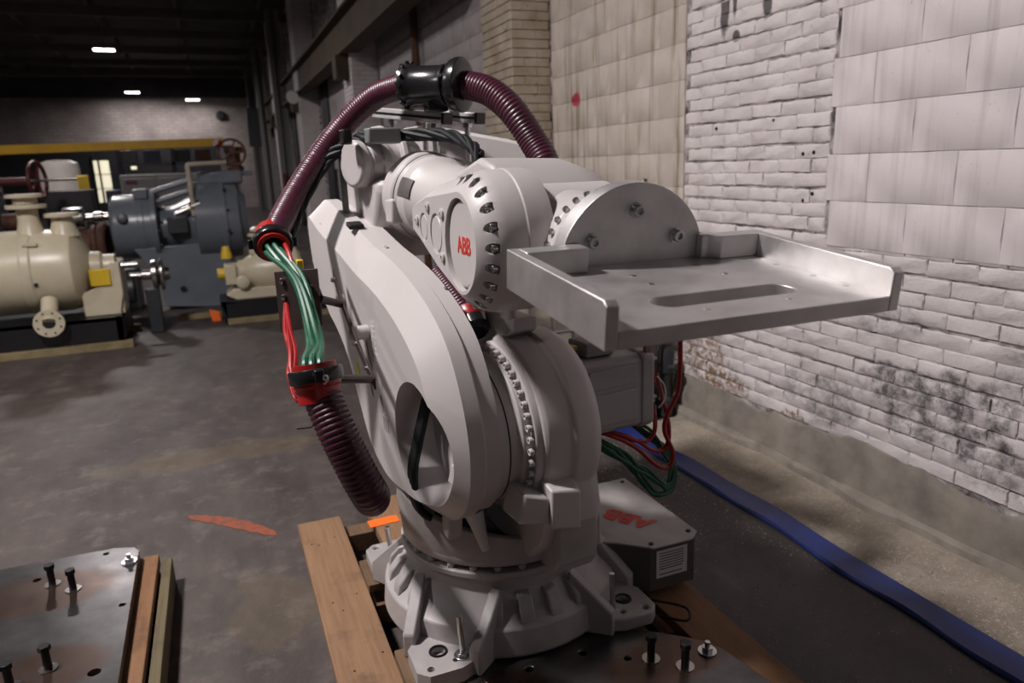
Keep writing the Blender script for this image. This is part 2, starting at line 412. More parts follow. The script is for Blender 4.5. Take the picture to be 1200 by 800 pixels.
def text_mesh(txt, size, depth, bold=0.0, shear=0.0, spacing=1.0):
    cu = bpy.data.curves.new('txt', 'FONT'); cu.body = txt; cu.size = size; cu.extrude = depth; cu.offset = bold; cu.space_character = spacing
    cu.align_x = 'CENTER'; cu.align_y = 'CENTER'; cu.resolution_u = 3
    t = bpy.data.objects.new('txt', cu); COL.objects.link(t); bpy.context.view_layer.update()
    me = bpy.data.meshes.new_from_object(t.evaluated_get(bpy.context.evaluated_depsgraph_get()))
    bpy.data.objects.remove(t); return me
def put_text(name, txt, size, mat, parent, loc, xdir, ydir, bold=0.0, depth=0.0006, spacing=1.0):
    me = text_mesh(txt, size, depth, bold, spacing=spacing)
    x = Vector(xdir).normalized(); y = Vector(ydir); y = (y-x*y.dot(x)).normalized(); z = x.cross(y)
    M = Matrix((x, y, z)).transposed().to_4x4(); M.translation = loc
    me.transform(M); return finish(name, me, mat, parent, smooth=0)
def clone(root, loc, rz=0, label=None):
    r = root.copy(); COL.objects.link(r); r.location = loc; r.rotation_euler = (0, 0, rz)
    if label: r['label'] = label
    for ch in list(root.children):
        c = ch.copy(); COL.objects.link(c); c.parent = r; c.matrix_parent_inverse = ch.matrix_parent_inverse.copy()
        for g in list(ch.children):
            d = g.copy(); COL.objects.link(d); d.parent = c; d.matrix_parent_inverse = g.matrix_parent_inverse.copy()
    return r
class Proto:
    """a part built at the origin; the first use moves it, later ones copy it"""
    def __init__(s, mb, name, mat, **kw): s.o = mb.build(name, mat, **kw); s.used = False
    def put(s, parent, loc, d=None, spin=0):
        rot = Vector((0, 0, 1)).rotation_difference(Vector(d)) if d is not None else None
        if not s.used:
            s.used = True; o = s.o; o.location = loc
            if rot is not None: o.rotation_mode = 'QUATERNION'; o.rotation_quaternion = rot
            setp(o, parent); return o
        c = s.o.copy(); COL.objects.link(c); c.parent = None; c.location = loc
        c.rotation_mode = 'QUATERNION'; c.rotation_quaternion = rot if rot is not None else (1, 0, 0, 0)
        setp(c, parent); return c

# ------------------------------------------------------------------ building shell
WX = 2.60       # painted face of the long wall
fl = MB().bx(-16, WX+0.05, -14, 38.2, -0.1, 0).build('floor', 'concrete_floor', smooth=0)
tag(fl, 'worn grey concrete factory floor with stains', 'floor', kind='structure')
# orange paint streak sprayed on the floor
pp = []
for i in range(15):
    t = i/14; y = 3.51-0.36*t+0.03*math.sin(t*3); x = -0.285+0.37*t
    wdt = (0.012+0.055*math.sin(PI*(0.04+0.94*t))**0.6*(0.45+0.55*t))*(1+0.12*math.sin(i*2.7))
    pp.append((x, y+wdt, x, y-wdt))
o = MB().prism([(a, b) for a, b, _, _ in pp]+[(c, d) for _, _, c, d in reversed(pp)], 'z', 0.0005, 0.002).build('paint_mark', 'orange_paint', fl, smooth=0)
o['label'] = 'orange spray paint streak on the concrete'

wr = MB().bx(WX+0.007, WX+0.4, -14, 38.2, 0, 6.4).build('wall_right', 'mortar', smooth=0)
tag(wr, 'long white painted brick wall with concrete block infill', 'wall', kind='structure')
CO = 0.0677; BH = 0.0630; BL = 0.2100; BP = 0.2125
def brick_mesh(seed, L, H, D, jit=0.0030, INS=0.0065):
    rnd = random.Random(seed); mb = MB()
    vs = []
    n = 5
    loops = []
    # a brick: back face plus a rounded, slightly wavy front
    for (dx, ins) in ((0.0, 0.0), (-D+INS*0.8, 0.0), (-D, INS)):
        l = []
        for k in range(4*n):
            side, t = divmod(k, n); t /= n
            a, b = [((-1, -1), (1, -1)), ((1, -1), (1, 1)), ((1, 1), (-1, 1)), ((-1, 1), (-1, -1))][side]
            y = (a[0]+(b[0]-a[0])*t)*(L/2-ins); z = (a[1]+(b[1]-a[1])*t)*(H/2-ins)
            y += rnd.uniform(-jit, jit); z += rnd.uniform(-jit, jit)
            l.append((dx+(rnd.uniform(-0.001, 0.001) if dx < -0.001 else 0), y, z))
        loops.append(l)
    mb.loft(loops); return mb
spots = []      # (y, z, length) of every brick of the long wall's face
def course_fill(y0, y1, z0, z1, out):
    z = z0; r = int(round(z0/CO))
    while z+BH < z1+0.01:
        y = y0-(0 if r % 2 else BP/2)
        while y < y1-0.02:
            a, b = max(y, y0), min(y+BL, y1)
            if b-a > 0.04: out.append(((a+b)/2, z+CO/2, b-a))
            y += BP
        z += CO; r += 1
course_fill(-0.4, 3.69, 0.262, 1.20, spots)          # spandrel under the blocked-up windows
course_fill(2.59, 3.69, 1.21, 3.4, spots)            # pier
course_fill(3.69, 5.5, 0.262, 1.20, spots)
camp = Vector((0, 0, 1.57))
def vis_key(s): 
    d = Vector((WX, s[0], s[1]))-camp; dep = d.dot(CAM_FWD)
    px = 600+850*d.dot(CAM_RIGHT)/dep if dep > 0.1 else 9e9; py = 400-850*d.dot(CAM_UP)/dep if dep > 0.1 else 9e9
    inside = -30 < px < 1290 and -30 < py < 830 and not (px < 815 and py > 300) 
    return (0 if inside else 1, d.length)
spots.sort(key=vis_key)
full = [brick_mesh(i, BL, BH, 0.02).build('brick', 'painted_brick', smooth=40) for i in range(7)]
halves = {}
for i, (y, z, L) in enumerate(spots[:300]):
    z += 0.004*math.sin(y*2.3+z*31)
    if L > 0.19: src = full[i % 7].data
    else:
        k = round(L, 2)
        if k not in halves: halves[k] = brick_mesh(i, L, BH, 0.02).build('brick', 'painted_brick', smooth=40).data
        src = halves[k]
    o = bpy.data.objects.new('brick', src); COL.objects.link(o)
    o.location = (WX+0.018+random.uniform(-0.0015, 0.002), y, z); o.rotation_euler = (random.uniform(-0.012, 0.012), 0, random.uniform(-0.006, 0.006)); setp(o, wr)
for o in list(COL.objects):
    if o.name.startswith('brick') and o.parent is None: bpy.data.objects.remove(o)
def brick_stuff(sp, name, mat, parent, placer, D=0.02):
    mb = MB()
    for i, (y, z, L) in enumerate(sp):
        j = random.uniform(-0.001, 0.002)
        loops = []
        for dx, ins in ((0, 0), (-D+0.004, 0), (-D, 0.004)):
            loops.append([placer(dx+j, y+sy*(L/2-ins), z+sz*(BH/2-ins)) for sy, sz in ((-1, -1), (1, -1), (1, 1), (-1, 1))])
        mb.loft(loops, False, True)
    o = mb.build(name, mat, parent, weld=False, smooth=0); o['kind'] = 'stuff'; return o
brick_stuff(spots[300:], 'brickwork', 'painted_brick', wr, lambda dx, y, z: (WX+0.018+dx, y, z))
# concrete block infill, each block its own piece
def block_mesh(seed, L, H):
    return brick_mesh(seed, L, H, 0.02, 0.0009, 0.0028)
def infill(y0, y1, z0, z1, mat, off, shift=0.0):
    protos = {}
    z = z0; r = 0
    while z < z1:
        y = y0-(0.0 if r % 2 else 0.203)-shift
        while y < y1-0.02:
            a, b = max(y, y0), min(y+0.400, y1)
            if b-a > 0.05:
                k = round(b-a, 2)
                if k not in protos: protos[k] = block_mesh(int(k*100)+r, b-a+0.0022, 0.2018).build('block', mat, smooth=40)
                p = protos[k]
                o = bpy.data.objects.new('block', p.data); COL.objects.link(o); o.location = (WX+0.018+off, (a+b)/2, z+0.1); setp(o, wr)
            y += 0.4035
        z += 0.2025; r += 1
    for p in protos.values(): bpy.data.objects.remove(p)
infill(-0.4, 2.588, 1.158+0.0, 3.2, 'painted_block', -0.004, 0.06)
infill(3.70, 5.48, 1.2, 3.4, 'stained_block', 0.0, 0.13)
infill(6.16, 11.75, 1.2, 4.0, 'grey_block', 0.0, 0.0)
# pilasters
def pilaster(y0, y1, x0, mat, z1=6.2):
    mb = MB().bx(x0+0.006, WX+0.02, y0+0.006, y1-0.006, 0, z1); p = mb.build('pilaster', 'mortar', wr, smooth=0)
    sp = []; course_fill(x0, WX, 0.0, z1, sp); brick_stuff([s for s in sp], 'brickwork', mat, p, lambda dx, y, z: (y, y0+0.016+dx, z))
    sp = []; course_fill(y0, y1, 0.0, z1, sp); brick_stuff([s for s in sp], 'brickwork', mat, p, lambda dx, y, z: (x0+0.016+dx, y, z))
pilaster(5.5, 6.15, 2.27, 'stained_brick')
pilaster(11.75, 12.5, 2.20, 'painted_brick')
pilaster(18.2, 19.0, 2.15, 'painted_brick')
pilaster(24.6, 25.4, 2.15, 'painted_brick')
sp = []
course_fill(6.2, 12, 0.0, 1.2, sp)
brick_stuff(sp, 'brickwork', 'painted_brick', wr, lambda dx, y, z: (WX+0.016+dx, y, z))
# window heads and tall dark openings farther down the wall
for (a, b) in ((13.2, 17.4), (19.8, 23.8), (26.2, 30.5)):
    MB().bx(WX-0.04, WX+0.05, a, b, 1.6, 3.9).build('window_infill', 'grey_block', wr, smooth=0)
    MB().bx(WX-0.08, WX+0.02, b-0.9, b, 0.0, 3.9).build('dark_recess_panel', 'dark_door', wr, smooth=0)
o = MB().tube([(2.52, 9.2, 0.0), (2.52, 9.2, 4.6)], 0.05, 12).build('drain_pipe', 'rusty_iron', smooth=40)
tag(o, 'rusty vertical drain pipe on the block wall behind the hose', 'pipe')

for y, z in ((3.40, 1.72), (2.955, 1.736), (2.747, 1.57), (2.68, 1.575), (2.73, 1.355), (2.675, 1.388)):
    MB().lathe([(0.011, 0), (0.009, 0.004)], (WX+0.0005, y, z), (-1, 0, 0), 8).build('anchor_hole', 'dark_hole', wr)
# plinth of bare concrete and the lip along the wall foot
rows = []; rgp = random.Random(5); hz = 0.26
yy = -2.0
while yy < 12.0:
    hz = 0.26+(hz-0.26)*0.75+rgp.uniform(-0.018, 0.019); top = max(0.16, hz+0.012*math.sin(yy*3)); d0 = rgp.uniform(-0.0012, 0.0012)
    rows.append([(WX+0.03, yy, 0.0), (WX-0.009+d0, yy, 0.0), (WX-0.008+d0, yy, top*0.5), (WX-0.006+d0, yy, top-0.012), (WX-0.001, yy, top), (WX+0.03, yy, top+0.004)])
    yy += 0.045 if yy < 4 else 0.3
pl = MB().loft(rows).build('baseboard_right', 'concrete_trim', smooth=60)
tag(pl, 'bare concrete plinth along the foot of the brick wall', 'plinth', kind='structure')
pts = []
mb = MB()
rows = []
for i in range(150):
    y = 0.3+i*0.025+0.0
    if y > 3.75: break
    wv = 0.012*math.sin(y*5.1)+0.008*math.sin(y*13.7)
    rows.append([(WX-0.055+wv, y, 0.0), (WX-0.05+wv, y, 0.045+wv*0.4), (WX-0.03, y, 0.062+wv*0.5), (WX+0.0, y, 0.058)])
vs = [p for r in rows for p in r]; fs = []
for i in range(len(rows)-1):
    for k in range(3): fs.append((i*4+k, i*4+k+1, i*4+5+k, i*4+4+k))
mb.add(vs, fs); o = mb.build('trim_1', 'concrete_trim'); tag(o, 'rough concrete lip where the wall meets the floor', 'trim', kind='structure')

# far wall, with the dark doorway below
wf = MB().bx(-16, WX, 38.0, 38.4, 0, 6.4).build('wall_far', 'far_brick', smooth=0)
tag(wf, 'far brick wall at the end of the hall', 'wall', kind='structure')
o = MB().bx(-15, 1.2, 37.9, 38.0, 0, 2.92).build('door_1', 'dark_door', smooth=0); tag(o, 'wide dark doorway across the far wall', 'door', kind='structure')
wl = MB().bx(-16.4, -16, -14, 38.4, 0, 6.4).build('wall_left', 'far_brick', smooth=0); tag(wl, 'side wall of the hall beyond the machines', 'wall', kind='structure')
wb = MB().bx(-16, WX, -14.4, -14, 0, 6.4).build('wall_back', 'far_brick', smooth=0); tag(wb, 'end wall of the hall behind the photographer', 'wall', kind='structure')
ce = MB().bx(-16.4, WX+0.4, -14.4, 38.4, 6.2, 6.4).build('ceiling', 'roof_dark', smooth=0); tag(ce, 'dark high roof deck over the hall', 'ceiling', kind='structure')
for i in range(16):
    y = -12+i*3.2
    MB().bx(-16, WX, y-0.06, y+0.06, 5.75, 6.0).build('roof_beam', 'roof_steel', ce, smooth=0)
for i in range(9):
    x = -15+i*2.1
    MB().bx(x-0.05, x+0.05, -14, 38, 6.0, 6.2).build('purlin', 'roof_steel', ce, smooth=0)
o = MB().bx(-16, WX, 37.6, 38.0, 5.05, 5.75).build('trim_2', 'roof_dark', smooth=0); tag(o, 'dark steel beam along the top of the far wall', 'beam', kind='structure')
# crane runway along the wall
rn = MB().prism([(2.05, 3.3), (2.33, 3.3), (2.33, 3.34), (2.21, 3.36), (2.21, 3.84), (2.33, 3.86), (2.33, 3.9), (2.05, 3.9), (2.05, 3.86), (2.17, 3.84), (2.17, 3.36), (2.05, 3.34)], 'y', 6.9, 37.6).build('trim_3', 'runway_steel', smooth=0)
tag(rn, 'rusty brown crane runway beam along the top of the wall', 'beam', kind='structure')
for y in (12.1, 18.6, 25.0, 31.4):
    MB().bx(2.0, 2.6, y-0.16, y+0.16, 2.95, 3.3).build('bracket', 'runway_steel', rn, bevel=0.01)
for y in (21.5, 28.0, 33.5):
    c = MB().bx(1.86, 1.98, y-0.14, y+0.14, 0, 5.75).bx(2.10, 2.2, y-0.14, y+0.14, 0, 5.75).bx(1.98, 2.1, y-0.015, y+0.015, 0, 5.75).build('steel_column', 'cabinet_grey', smooth=0)
    tag(c, 'steel roof column beside the far right wall', 'column', 'steel columns along the far wall')
# high-bay lamps in view and above, plus an added side fill lamp
for i, (lx, ly, LAMP_Z, pw) in enumerate(LAMPS):
    lab = ['white LED high-bay lamp hanging over the robot', 'LED high-bay lamp hung over the pumps', 'brightest LED high-bay lamp on the dark ceiling', 'small LED lamp hanging before the brick end wall',
           'LED lamp nearest the corner of the end wall', 'LED high-bay lamp behind the photographer', 'LED high-bay lamp over the side aisle', 'LED high-bay lamp over the far side aisle'][i]
    t = thing('high_bay_lamp', lab, 'ceiling lamp', (lx, ly, LAMP_Z), 'LED high-bay lamps')
    MB().bx(lx-0.30, lx+0.30, ly-0.19, ly+0.19, LAMP_Z, LAMP_Z+0.07).build('housing', 'cabinet_grey', t, bevel=0.01)
    for s in (-1, 1):
        MB().bx(lx+s*0.145-0.12, lx+s*0.145+0.12, ly-0.16, ly+0.16, LAMP_Z-0.02, LAMP_Z).build('diffuser', 'lamp_diffuser', t, smooth=0)
    MB().tube([(lx, ly, LAMP_Z+0.07), (lx, ly, 6.2)], 0.012, 6).build('hanger', 'roof_steel', t)
# ------------------------------------------------------------------ the robot
TH = math.radians(5.7); CT, ST = math.cos(TH), math.sin(TH)
def AF(u, v, z):                       # arm frame: u along the shoulder axis, v to the robot's back
    return (0.6+(u-0.6)*CT-(v-1.84)*ST, 1.84+(u-0.6)*ST+(v-1.84)*CT, z)
UDIR = Vector((CT, ST, 0)); VDIR = Vector((-ST, CT, 0))
PIT = math.radians(6); TD = Vector((0, -math.cos(PIT), -math.sin(PIT))); TU = Vector((0, -math.sin(PIT), math.cos(PIT)))
TO = Vector((0.78, 1.61, 1.395))+TD*0.335
def TF(a, b, c): return TO+Vector((a, 0, 0))+TD*b+TU*c      # tool frame: disc face at b = 0
BC = Vector((0.75, 2.08, 0)); Z0 = 0.172
rob = thing('industrial_robot', 'large light grey industrial robot arm on a wooden pallet carrying an aluminium tray', 'robot', (BC.x, BC.y, Z0))
socket = lambda r, h: MB().lathe([(r, 0), (r, h*0.9), (r*0.92, h), (r*0.55, h), (r*0.5, h*0.45)], (0, 0, 0), (0, 0, 1), 14)

# --- foot
pad = lambda sx, sy: [(BC.x+sx*a, BC.y+sy*b) for a, b in ((0.20, 0.20), (0.20, 0.37), (0.26, 0.395), (0.355, 0.395), (0.385, 0.365), (0.385, 0.26), (0.34, 0.20))]
base = MB().lathe([(0.375, 0.0), (0.388, 0.015), (0.380, 0.095), (0.338, 0.125), (0.315, 0.165), (0.305, 0.18), (0.305, 0.215), (0.318, 0.222), (0.318, 0.242), (0.24, 0.242), (0.24, 0.18)], (BC.x, BC.y, Z0), (0, 0, 1), 64).build('base', 'robot_paint_dirty', rob, bevel=0.004)
holes = MB()
padb = []
for sx in (-1, 1):
    for sy in (-1, 1):
        f = MB(); p = pad(sx, sy); f.prism(p, 'z', Z0, Z0+0.045)
        o = f.build('foot_pad', 'robot_paint_dirty', base, bevel=0.006)
        cc = MB()
        cc.cyl((BC.x+sx*0.345, BC.y+sy*0.365, Z0+0.03), (BC.x+sx*0.345, BC.y+sy*0.365, Z0+0.06), 0.011, 14)
        cc.cyl((BC.x+sx*0.305, BC.y+sy*0.30, Z0+0.025), (BC.x+sx*0.305, BC.y+sy*0.30, Z0+0.06), 0.023, 20)
        cc.cyl((BC.x+sx*0.27, BC.y+sy*0.355, Z0+0.03), (BC.x+sx*0.27, BC.y+sy*0.355, Z0+0.06), 0.009, 12)
        cut(o, cc)
        MB().ring((BC.x+sx*0.305, BC.y+sy*0.30, Z0+0.046), (0, 0, 1), 0.024, 0.004, 20, 6).build('bushing', 'black_bolt', base)
        # gusset walls from pad up to the ring
        for (ax, ay), (bx_, by_) in (((0.225, 0.385), (0.12, 0.30)), ((0.375, 0.235), (0.30, 0.12))):
            a = Vector((BC.x+sx*ax, BC.y+sy*ay, 0)); b = Vector((BC.x+sx*bx_, BC.y+sy*by_, 0)); n = Vector((-(b-a).y, (b-a).x, 0)).normalized()*0.019
            q = [(a, Z0), (a, Z0+0.075), (b, Z0+0.20), (b, Z0)]
            l0 = [(p_.x+n.x, p_.y+n.y, z) for p_, z in q]; l1 = [(p_.x-n.x, p_.y-n.y, z) for p_, z in q]
            MB().loft([l0, l1]).build('gusset', 'robot_paint_dirty', base, bevel=0.006)
# ribs between the foot and the ring
rib = Proto(MB().prism([(0.0, 0.01), (0.072, 0.01), (0.066, 0.045), (0.035, 0.082), (0.0, 0.088)], 'y', -0.022, 0.022), 'rib', 'robot_paint_dirty', bevel=0.005)
for k in range(24):
    a = 2*PI*(k+0.5)/24
    if min(abs(((math.degrees(a)-q+180) % 360)-180) for q in (45, 135, 225, 315)) < 12: continue
    o = rib.put(base, (BC.x+0.297*math.cos(a), BC.y+0.297*math.sin(a), Z0+0.09)); o.rotation_mode = 'XYZ'; o.rotation_euler = (0, 0, a)
# long levelling screws stuck in the pads
def lev(x, y, tilt, h, washer):
    o = MB().cyl((x, y, Z0+0.03), (x+tilt[0], y+tilt[1], Z0+0.045+h), 0.0085, 14)
    if washer: o.hexhead((x, y, Z0+0.0455), (0, 0, 1), 0.019, 0.013).lathe([(0.0, 0), (0.026, 0), (0.026, 0.004), (0, 0.004)], (x, y, Z0+0.0455), (0, 0, 1), 22)
    o.build('levelling_screw', 'zinc', base, bevel=0.0012)
lev(0.505, 1.735, (-0.004, 0.004), 0.125, True)
lev(1.00, 1.745, (-0.004, 0.002), 0.125, False)
lev(0.445, 2.37, (-0.008, 0.006), 0.11, False)

# --- connector box on the back of the base (towards the wall)
bxz = 0.335
cb = MB().prism([(1.07, 1.93), (1.19, 1.835), (1.365, 1.835), (1.375, 1.85), (1.375, 2.30), (1.07, 2.30)], 'z', 0.172, bxz).build('connector_box', 'box_side', rob, bevel=0.003)
MB().prism([(1.02, 1.95), (1.10, 1.905), (1.195, 1.818), (1.345, 1.818), (1.388, 1.855), (1.388, 2.33), (1.02, 2.33)], 'z', bxz, bxz+0.006).build('lid', 'box_lid', cb, bevel=0.0015)
for px, py in ((1.36, 1.865), (1.20, 1.845), (1.36, 2.30)):
    MB().lathe([(0.008, 0), (0.008, 0.004), (0.004, 0.005)], (px, py, bxz+0.006), (0, 0, 1), 12).build('lid_screw', 'black_bolt', cb)
put_text('lettering', 'ABB', 0.10, 'logo_red', cb, (1.225, 2.03, bxz+0.0075), (-0.55, 0.83, 0), (-0.83, -0.55, 0), bold=0.004)
lb = MB().bx(1.215, 1.335, 1.8335, 1.836, 0.215, 0.315).build('rating_label', 'label_white', cb, smooth=0)
for k in range(9):
    if k == 7: continue
    for j in range(9 if k < 6 else 1):
        w_ = 0.0085 if k < 6 else 0.09; x = 1.226+j*0.0108
        MBx = MB().bx(x, x+w_, 1.8325, 1.8336, 0.305-k*0.0095-0.003, 0.305-k*0.0095)
        if k == 0 and j == 0: rows_mb = MB()
        rows_mb.v += [v_+Vector((0, 0, 0)) for v_ in MBx.v]; off = len(rows_mb.v)-8
        rows_mb.f += [tuple(i+off for i in f) for f in MBx.f]
rows_mb.build('print', 'print_black', cb, smooth=0, weld=False)
# loom of loose black cable by the box
MB().tube(spline([(1.12, 1.80, 0.19), (1.18, 1.76, 0.185), (1.24, 1.70, 0.18), (1.20, 1.64, 0.184), (1.14, 1.70, 0.182)], 6), 0.004, 6).build('loose_cable', 'black_cable', rob)

# --- turntable with its bolts
Z1 = Z0+0.243
tt = MB().lathe([(0.25, 0.0), (0.305, 0.0), (0.312, 0.012), (0.312, 0.032), (0.29, 0.036), (0.285, 0.022), (0.0, 0.022)], (BC.x, BC.y, Z1+0.012), (0, 0, 1), 64).build('turntable', 'robot_paint_dirty', rob, bevel=0.004)
hb = Proto(MB().hexhead((0, 0, 0), (0, 0, 1), 0.013, 0.014), 'ring_bolt', 'robot_paint_dirty', bevel=0.002)
for k in range(26):
    a = 2*PI*k/26; hb.put(tt, (BC.x+0.298*math.cos(a), BC.y+0.298*math.sin(a), Z1-0.001))
MB().lathe([(0.25, 0), (0.285, 0), (0.285, 0.014), (0.25, 0.014)], (BC.x, BC.y, Z1-0.001), (0, 0, 1), 48).build('ring_gap', 'black_bolt', tt)

# --- frame: bowl on the left, shoulder housing on the right
AX = (1.865, 0.835)                     # shoulder axis (v, z)
bw = []
n = 28
for (r, h, t) in ((0.300, 0.50, 0), (0.318, 0.55, 0), (0.322, 0.62, 0), (0.31, 0.68, 1)):
    bw.append((r, h))
# bowl wall: arc from front-left round to the back, its rim rising towards the back
def bowl(u_r, thick):
    vs = []; fs = []; m_ = 36
    for i in range(m_+1):
        a = math.radians(98+ (292-98)*i/m_)       # around the left side
        tt_r = i/m_; rim = 0.485+0.155*max(0.0, math.cos(PI*0.5*tt_r))**1.1+0.06*max(0, tt_r-0.86)/0.14
        for (r, z) in ((0.304, 0.435), (0.312, 0.455), (0.322, 0.46+(rim-0.46)*0.6), (0.318, rim), (0.296, rim), (0.288, 0.445)):
            vs.append((BC.x+r*math.cos(a), BC.y+r*math.sin(a), z))
    for i in range(m_):
        for k in range(6): fs.append((i*6+k, i*6+(k+1) % 6, i*6+6+(k+1) % 6, i*6+6+k))
    return MB().add(vs, fs+[tuple(range(6)), tuple(range(m_*6, m_*6+6))])
fr = bowl(0, 0).build('frame', 'robot_paint_dirty', rob, bevel=0.004)
circ = lambda c, r, a0, a1, k: [(c[0]+r*math.cos(math.radians(a0+(a1-a0)*i/k)), c[1]+r*math.sin(math.radians(a0+(a1-a0)*i/k))) for i in range(k+1)]
prof = circ(AX, 0.272, 70, 205, 26)+[(1.60, 0.62), (1.63, 0.53), (1.72, 0.45), (2.30, 0.45), (2.33, 0.60), (2.22, 0.92), (2.06, 1.06)]
sh = MB(AF).loft([[(u, AX[0]+(p[0]-AX[0])*s_, AX[1]+(p[1]-AX[1])*s_) for p in prof] for u, s_ in ((0.705, 0.93), (0.718, 0.96), (0.785, 0.96), (0.797, 1.0), (0.845, 1.0), (0.862, 0.985), (0.885, 0.93))]).build('shoulder_housing', 'robot_paint', rob, bevel=0.004)
# upper lug on the housing
MB(AF).prism([(1.86, 1.09), (1.80, 1.12), (1.80, 1.155), (2.0, 1.155), (2.06, 1.05)], 'x', 0.725, 0.80).build('lug', 'robot_paint', sh, bevel=0.006)
MB().cyl(AF(0.735, 1.83, 1.15), AF(0.735, 1.83, 1.18), 0.014, 14).build('lug_pin', 'robot_paint', sh, bevel=0.002)
# stop blocks low on the front
MB(AF).loft([[(0.615, 1.60, 0.655), (0.70, 1.585, 0.64), (0.70, 1.585, 0.715), (0.635, 1.60, 0.735)], [(0.615, 1.70, 0.655), (0.70, 1.72, 0.64), (0.70, 1.72, 0.735), (0.635, 1.70, 0.745)]]).build('stop_block', 'robot_paint', sh, bevel=0.007)
MB(AF).loft([[(0.70, 1.572, 0.63), (0.79, 1.572, 0.61), (0.79, 1.572, 0.72), (0.70, 1.572, 0.74)], [(0.70, 1.66, 0.62), (0.80, 1.66, 0.60), (0.80, 1.66, 0.76), (0.70, 1.66, 0.76)]]).build('stop_block', 'robot_paint', sh, bevel=0.006)
MB(AF).prism([(1.625, 0.46), (1.60, 0.50), (1.60, 0.62), (1.68, 0.62), (1.70, 0.46)], 'x', 0.735, 0.86).build('front_rib', 'robot_paint_dirty', sh, bevel=0.006)
MB(AF).prism([(1.70, 0.44), (1.64, 0.50), (1.64, 0.60), (1.9, 0.60), (1.9, 0.44)], 'x', 0.855, 0.90).build('front_rib', 'robot_paint_dirty', sh, bevel=0.006)
# motor adapter and servo motor
MB(AF).prism([(1.735, 0.77), (1.735, 0.99), (1.77, 1.02), (2.00, 1.02), (2.03, 0.99), (2.03, 0.77), (2.0, 0.74), (1.77, 0.74)], 'x', 0.86, 0.925).build('motor_flange', 'motor_paint', sh, bevel=0.006)
mo = MB(AF).prism([(1.765, 0.785), (1.765, 0.985), (1.785, 1.002), (1.965, 1.002), (1.985, 0.985), (1.985, 0.785), (1.965, 0.768), (1.785, 0.768)], 'x', 0.92, 1.15).build('shoulder_motor', 'motor_paint', rob, bevel=0.005)
MB(AF).prism([(1.76, 0.78), (1.76, 0.99), (1.782, 1.008), (1.968, 1.008), (1.99, 0.99), (1.99, 0.78), (1.968, 0.762), (1.782, 0.762)], 'x', 1.135, 1.185).build('end_cover', 'motor_paint', mo, bevel=0.008)
MB(AF).bx(0.945, 1.12, 1.758, 1.768, 0.80, 0.90).build('side_panel', 'motor_paint', mo, bevel=0.003)
MB(AF).bx(0.945, 1.12, 1.760, 1.768, 0.915, 0.975).build('side_panel', 'motor_paint', mo, bevel=0.003)
MB(AF).bx(0.96, 1.06, 1.80, 1.90, 1.005, 1.05).build('plug_socket', 'cabinet_grey', mo, bevel=0.006)
MB(AF).bx(0.86, 0.95, 1.83, 1.86, 1.03, 1.04).build('yellow_strip', 'yellow', mo, smooth=0)
MB().cyl(AF(1.06, 1.86, 1.0), AF(1.06, 1.86, 1.08), 0.02, 16).build('connector', 'yellow', mo, bevel=0.003)
# second motor body below, behind (axis-1 drive)
MB().lathe([(0.075, 0), (0.075, 0.16), (0.06, 0.18), (0.06, 0.2)], AF(0.60, 1.97, 0.452), (0, 0, 1), 24).build('axis_motor', 'black_plastic', rob, bevel=0.004)
MB().lathe([(0.03, 0), (0.022, 0.04), (0.012, 0.12)], AF(0.575, 1.80, 0.62), (0.2, -0.2, -1), 14).build('white_plug', 'label_white', rob)
MB(AF).bx(0.885, 0.93, 1.72, 1.86, 0.56, 0.74).build('rear_post', 'motor_paint', sh, bevel=0.006)

# --- shoulder gearbox: flange with a ring of cap screws
gear = MB().lathe([(0.0, 0.585), (0.19, 0.585), (0.205, 0.60), (0.205, 0.655), (0.222, 0.66), (0.222, 0.684), (0.245, 0.684), (0.248, 0.69), (0.248, 0.71), (0.0, 0.71)], Vector(AF(0.0, AX[0], AX[1])), UDIR, 72).build('shoulder_gearbox', 'robot_paint', rob, bevel=0.003)
MB().lathe([(0.2055, 0.627), (0.2065, 0.6275), (0.2065, 0.6305), (0.2055, 0.631)], Vector(AF(0, AX[0], AX[1])), UDIR, 72, cap=False).build('joint_line', 'black_bolt', gear)
cs = Proto(socket(0.0095, 0.014), 'cap_screw', 'robot_paint')
x_, y_, d_ = basis(UDIR)
for k in range(46):
    if k % 23 == 7: continue
    a = 2*PI*k/46; c = Vector(AF(0.682, AX[0], AX[1]))+(x_*math.cos(a)+y_*math.sin(a))*0.233
    cs.put(gear, c, -UDIR)

# --- lower arm
front = [(1.865, 0.598), (1.75, 0.635), (1.67, 0.72), (1.645, 0.835), (1.66, 0.94), (1.705, 1.045), (1.765, 1.128), (1.84, 1.185), (1.94, 1.235), (2.06, 1.278), (2.18, 1.308), (2.32, 1.335), (2.51, 1.383), (2.68, 1.42), (2.86, 1.462), (2.95, 1.45), (2.995, 1.38), (2.98, 1.25), (2.93, 1.15), (2.78, 1.045), (2.64, 0.985), (2.52, 0.90), (2.43, 0.77), (2.33, 0.66), (2.18, 0.60), (2.02, 0.60)]
oc = [(p.x, p.y) for p in spline([(a, b, 0) for a, b in front], 6, True)]
def inset(poly, dfun):
    out = []; n = len(poly)
    for i, p in enumerate(poly):
        a, b = poly[i-2], poly[(i+2) % n]; t = Vector((b[0]-a[0], b[1]-a[1])).normalized(); nn = Vector((t.y, -t.x))
        d = dfun(p); out.append((p[0]+nn.x*d, p[1]+nn.y*d))
    return out
area = sum(oc[i-1][0]*oc[i][1]-oc[i][0]*oc[i-1][1] for i in range(len(oc)))
sg = -1 if area > 0 else 1
def bev_d(p):
    if p[0] > 2.9: d = 0.05
    elif p[1] > 1.1: d = 0.085
    elif p[0] < 1.9: d = 0.075
    else: d = 0.03
    return d*sg
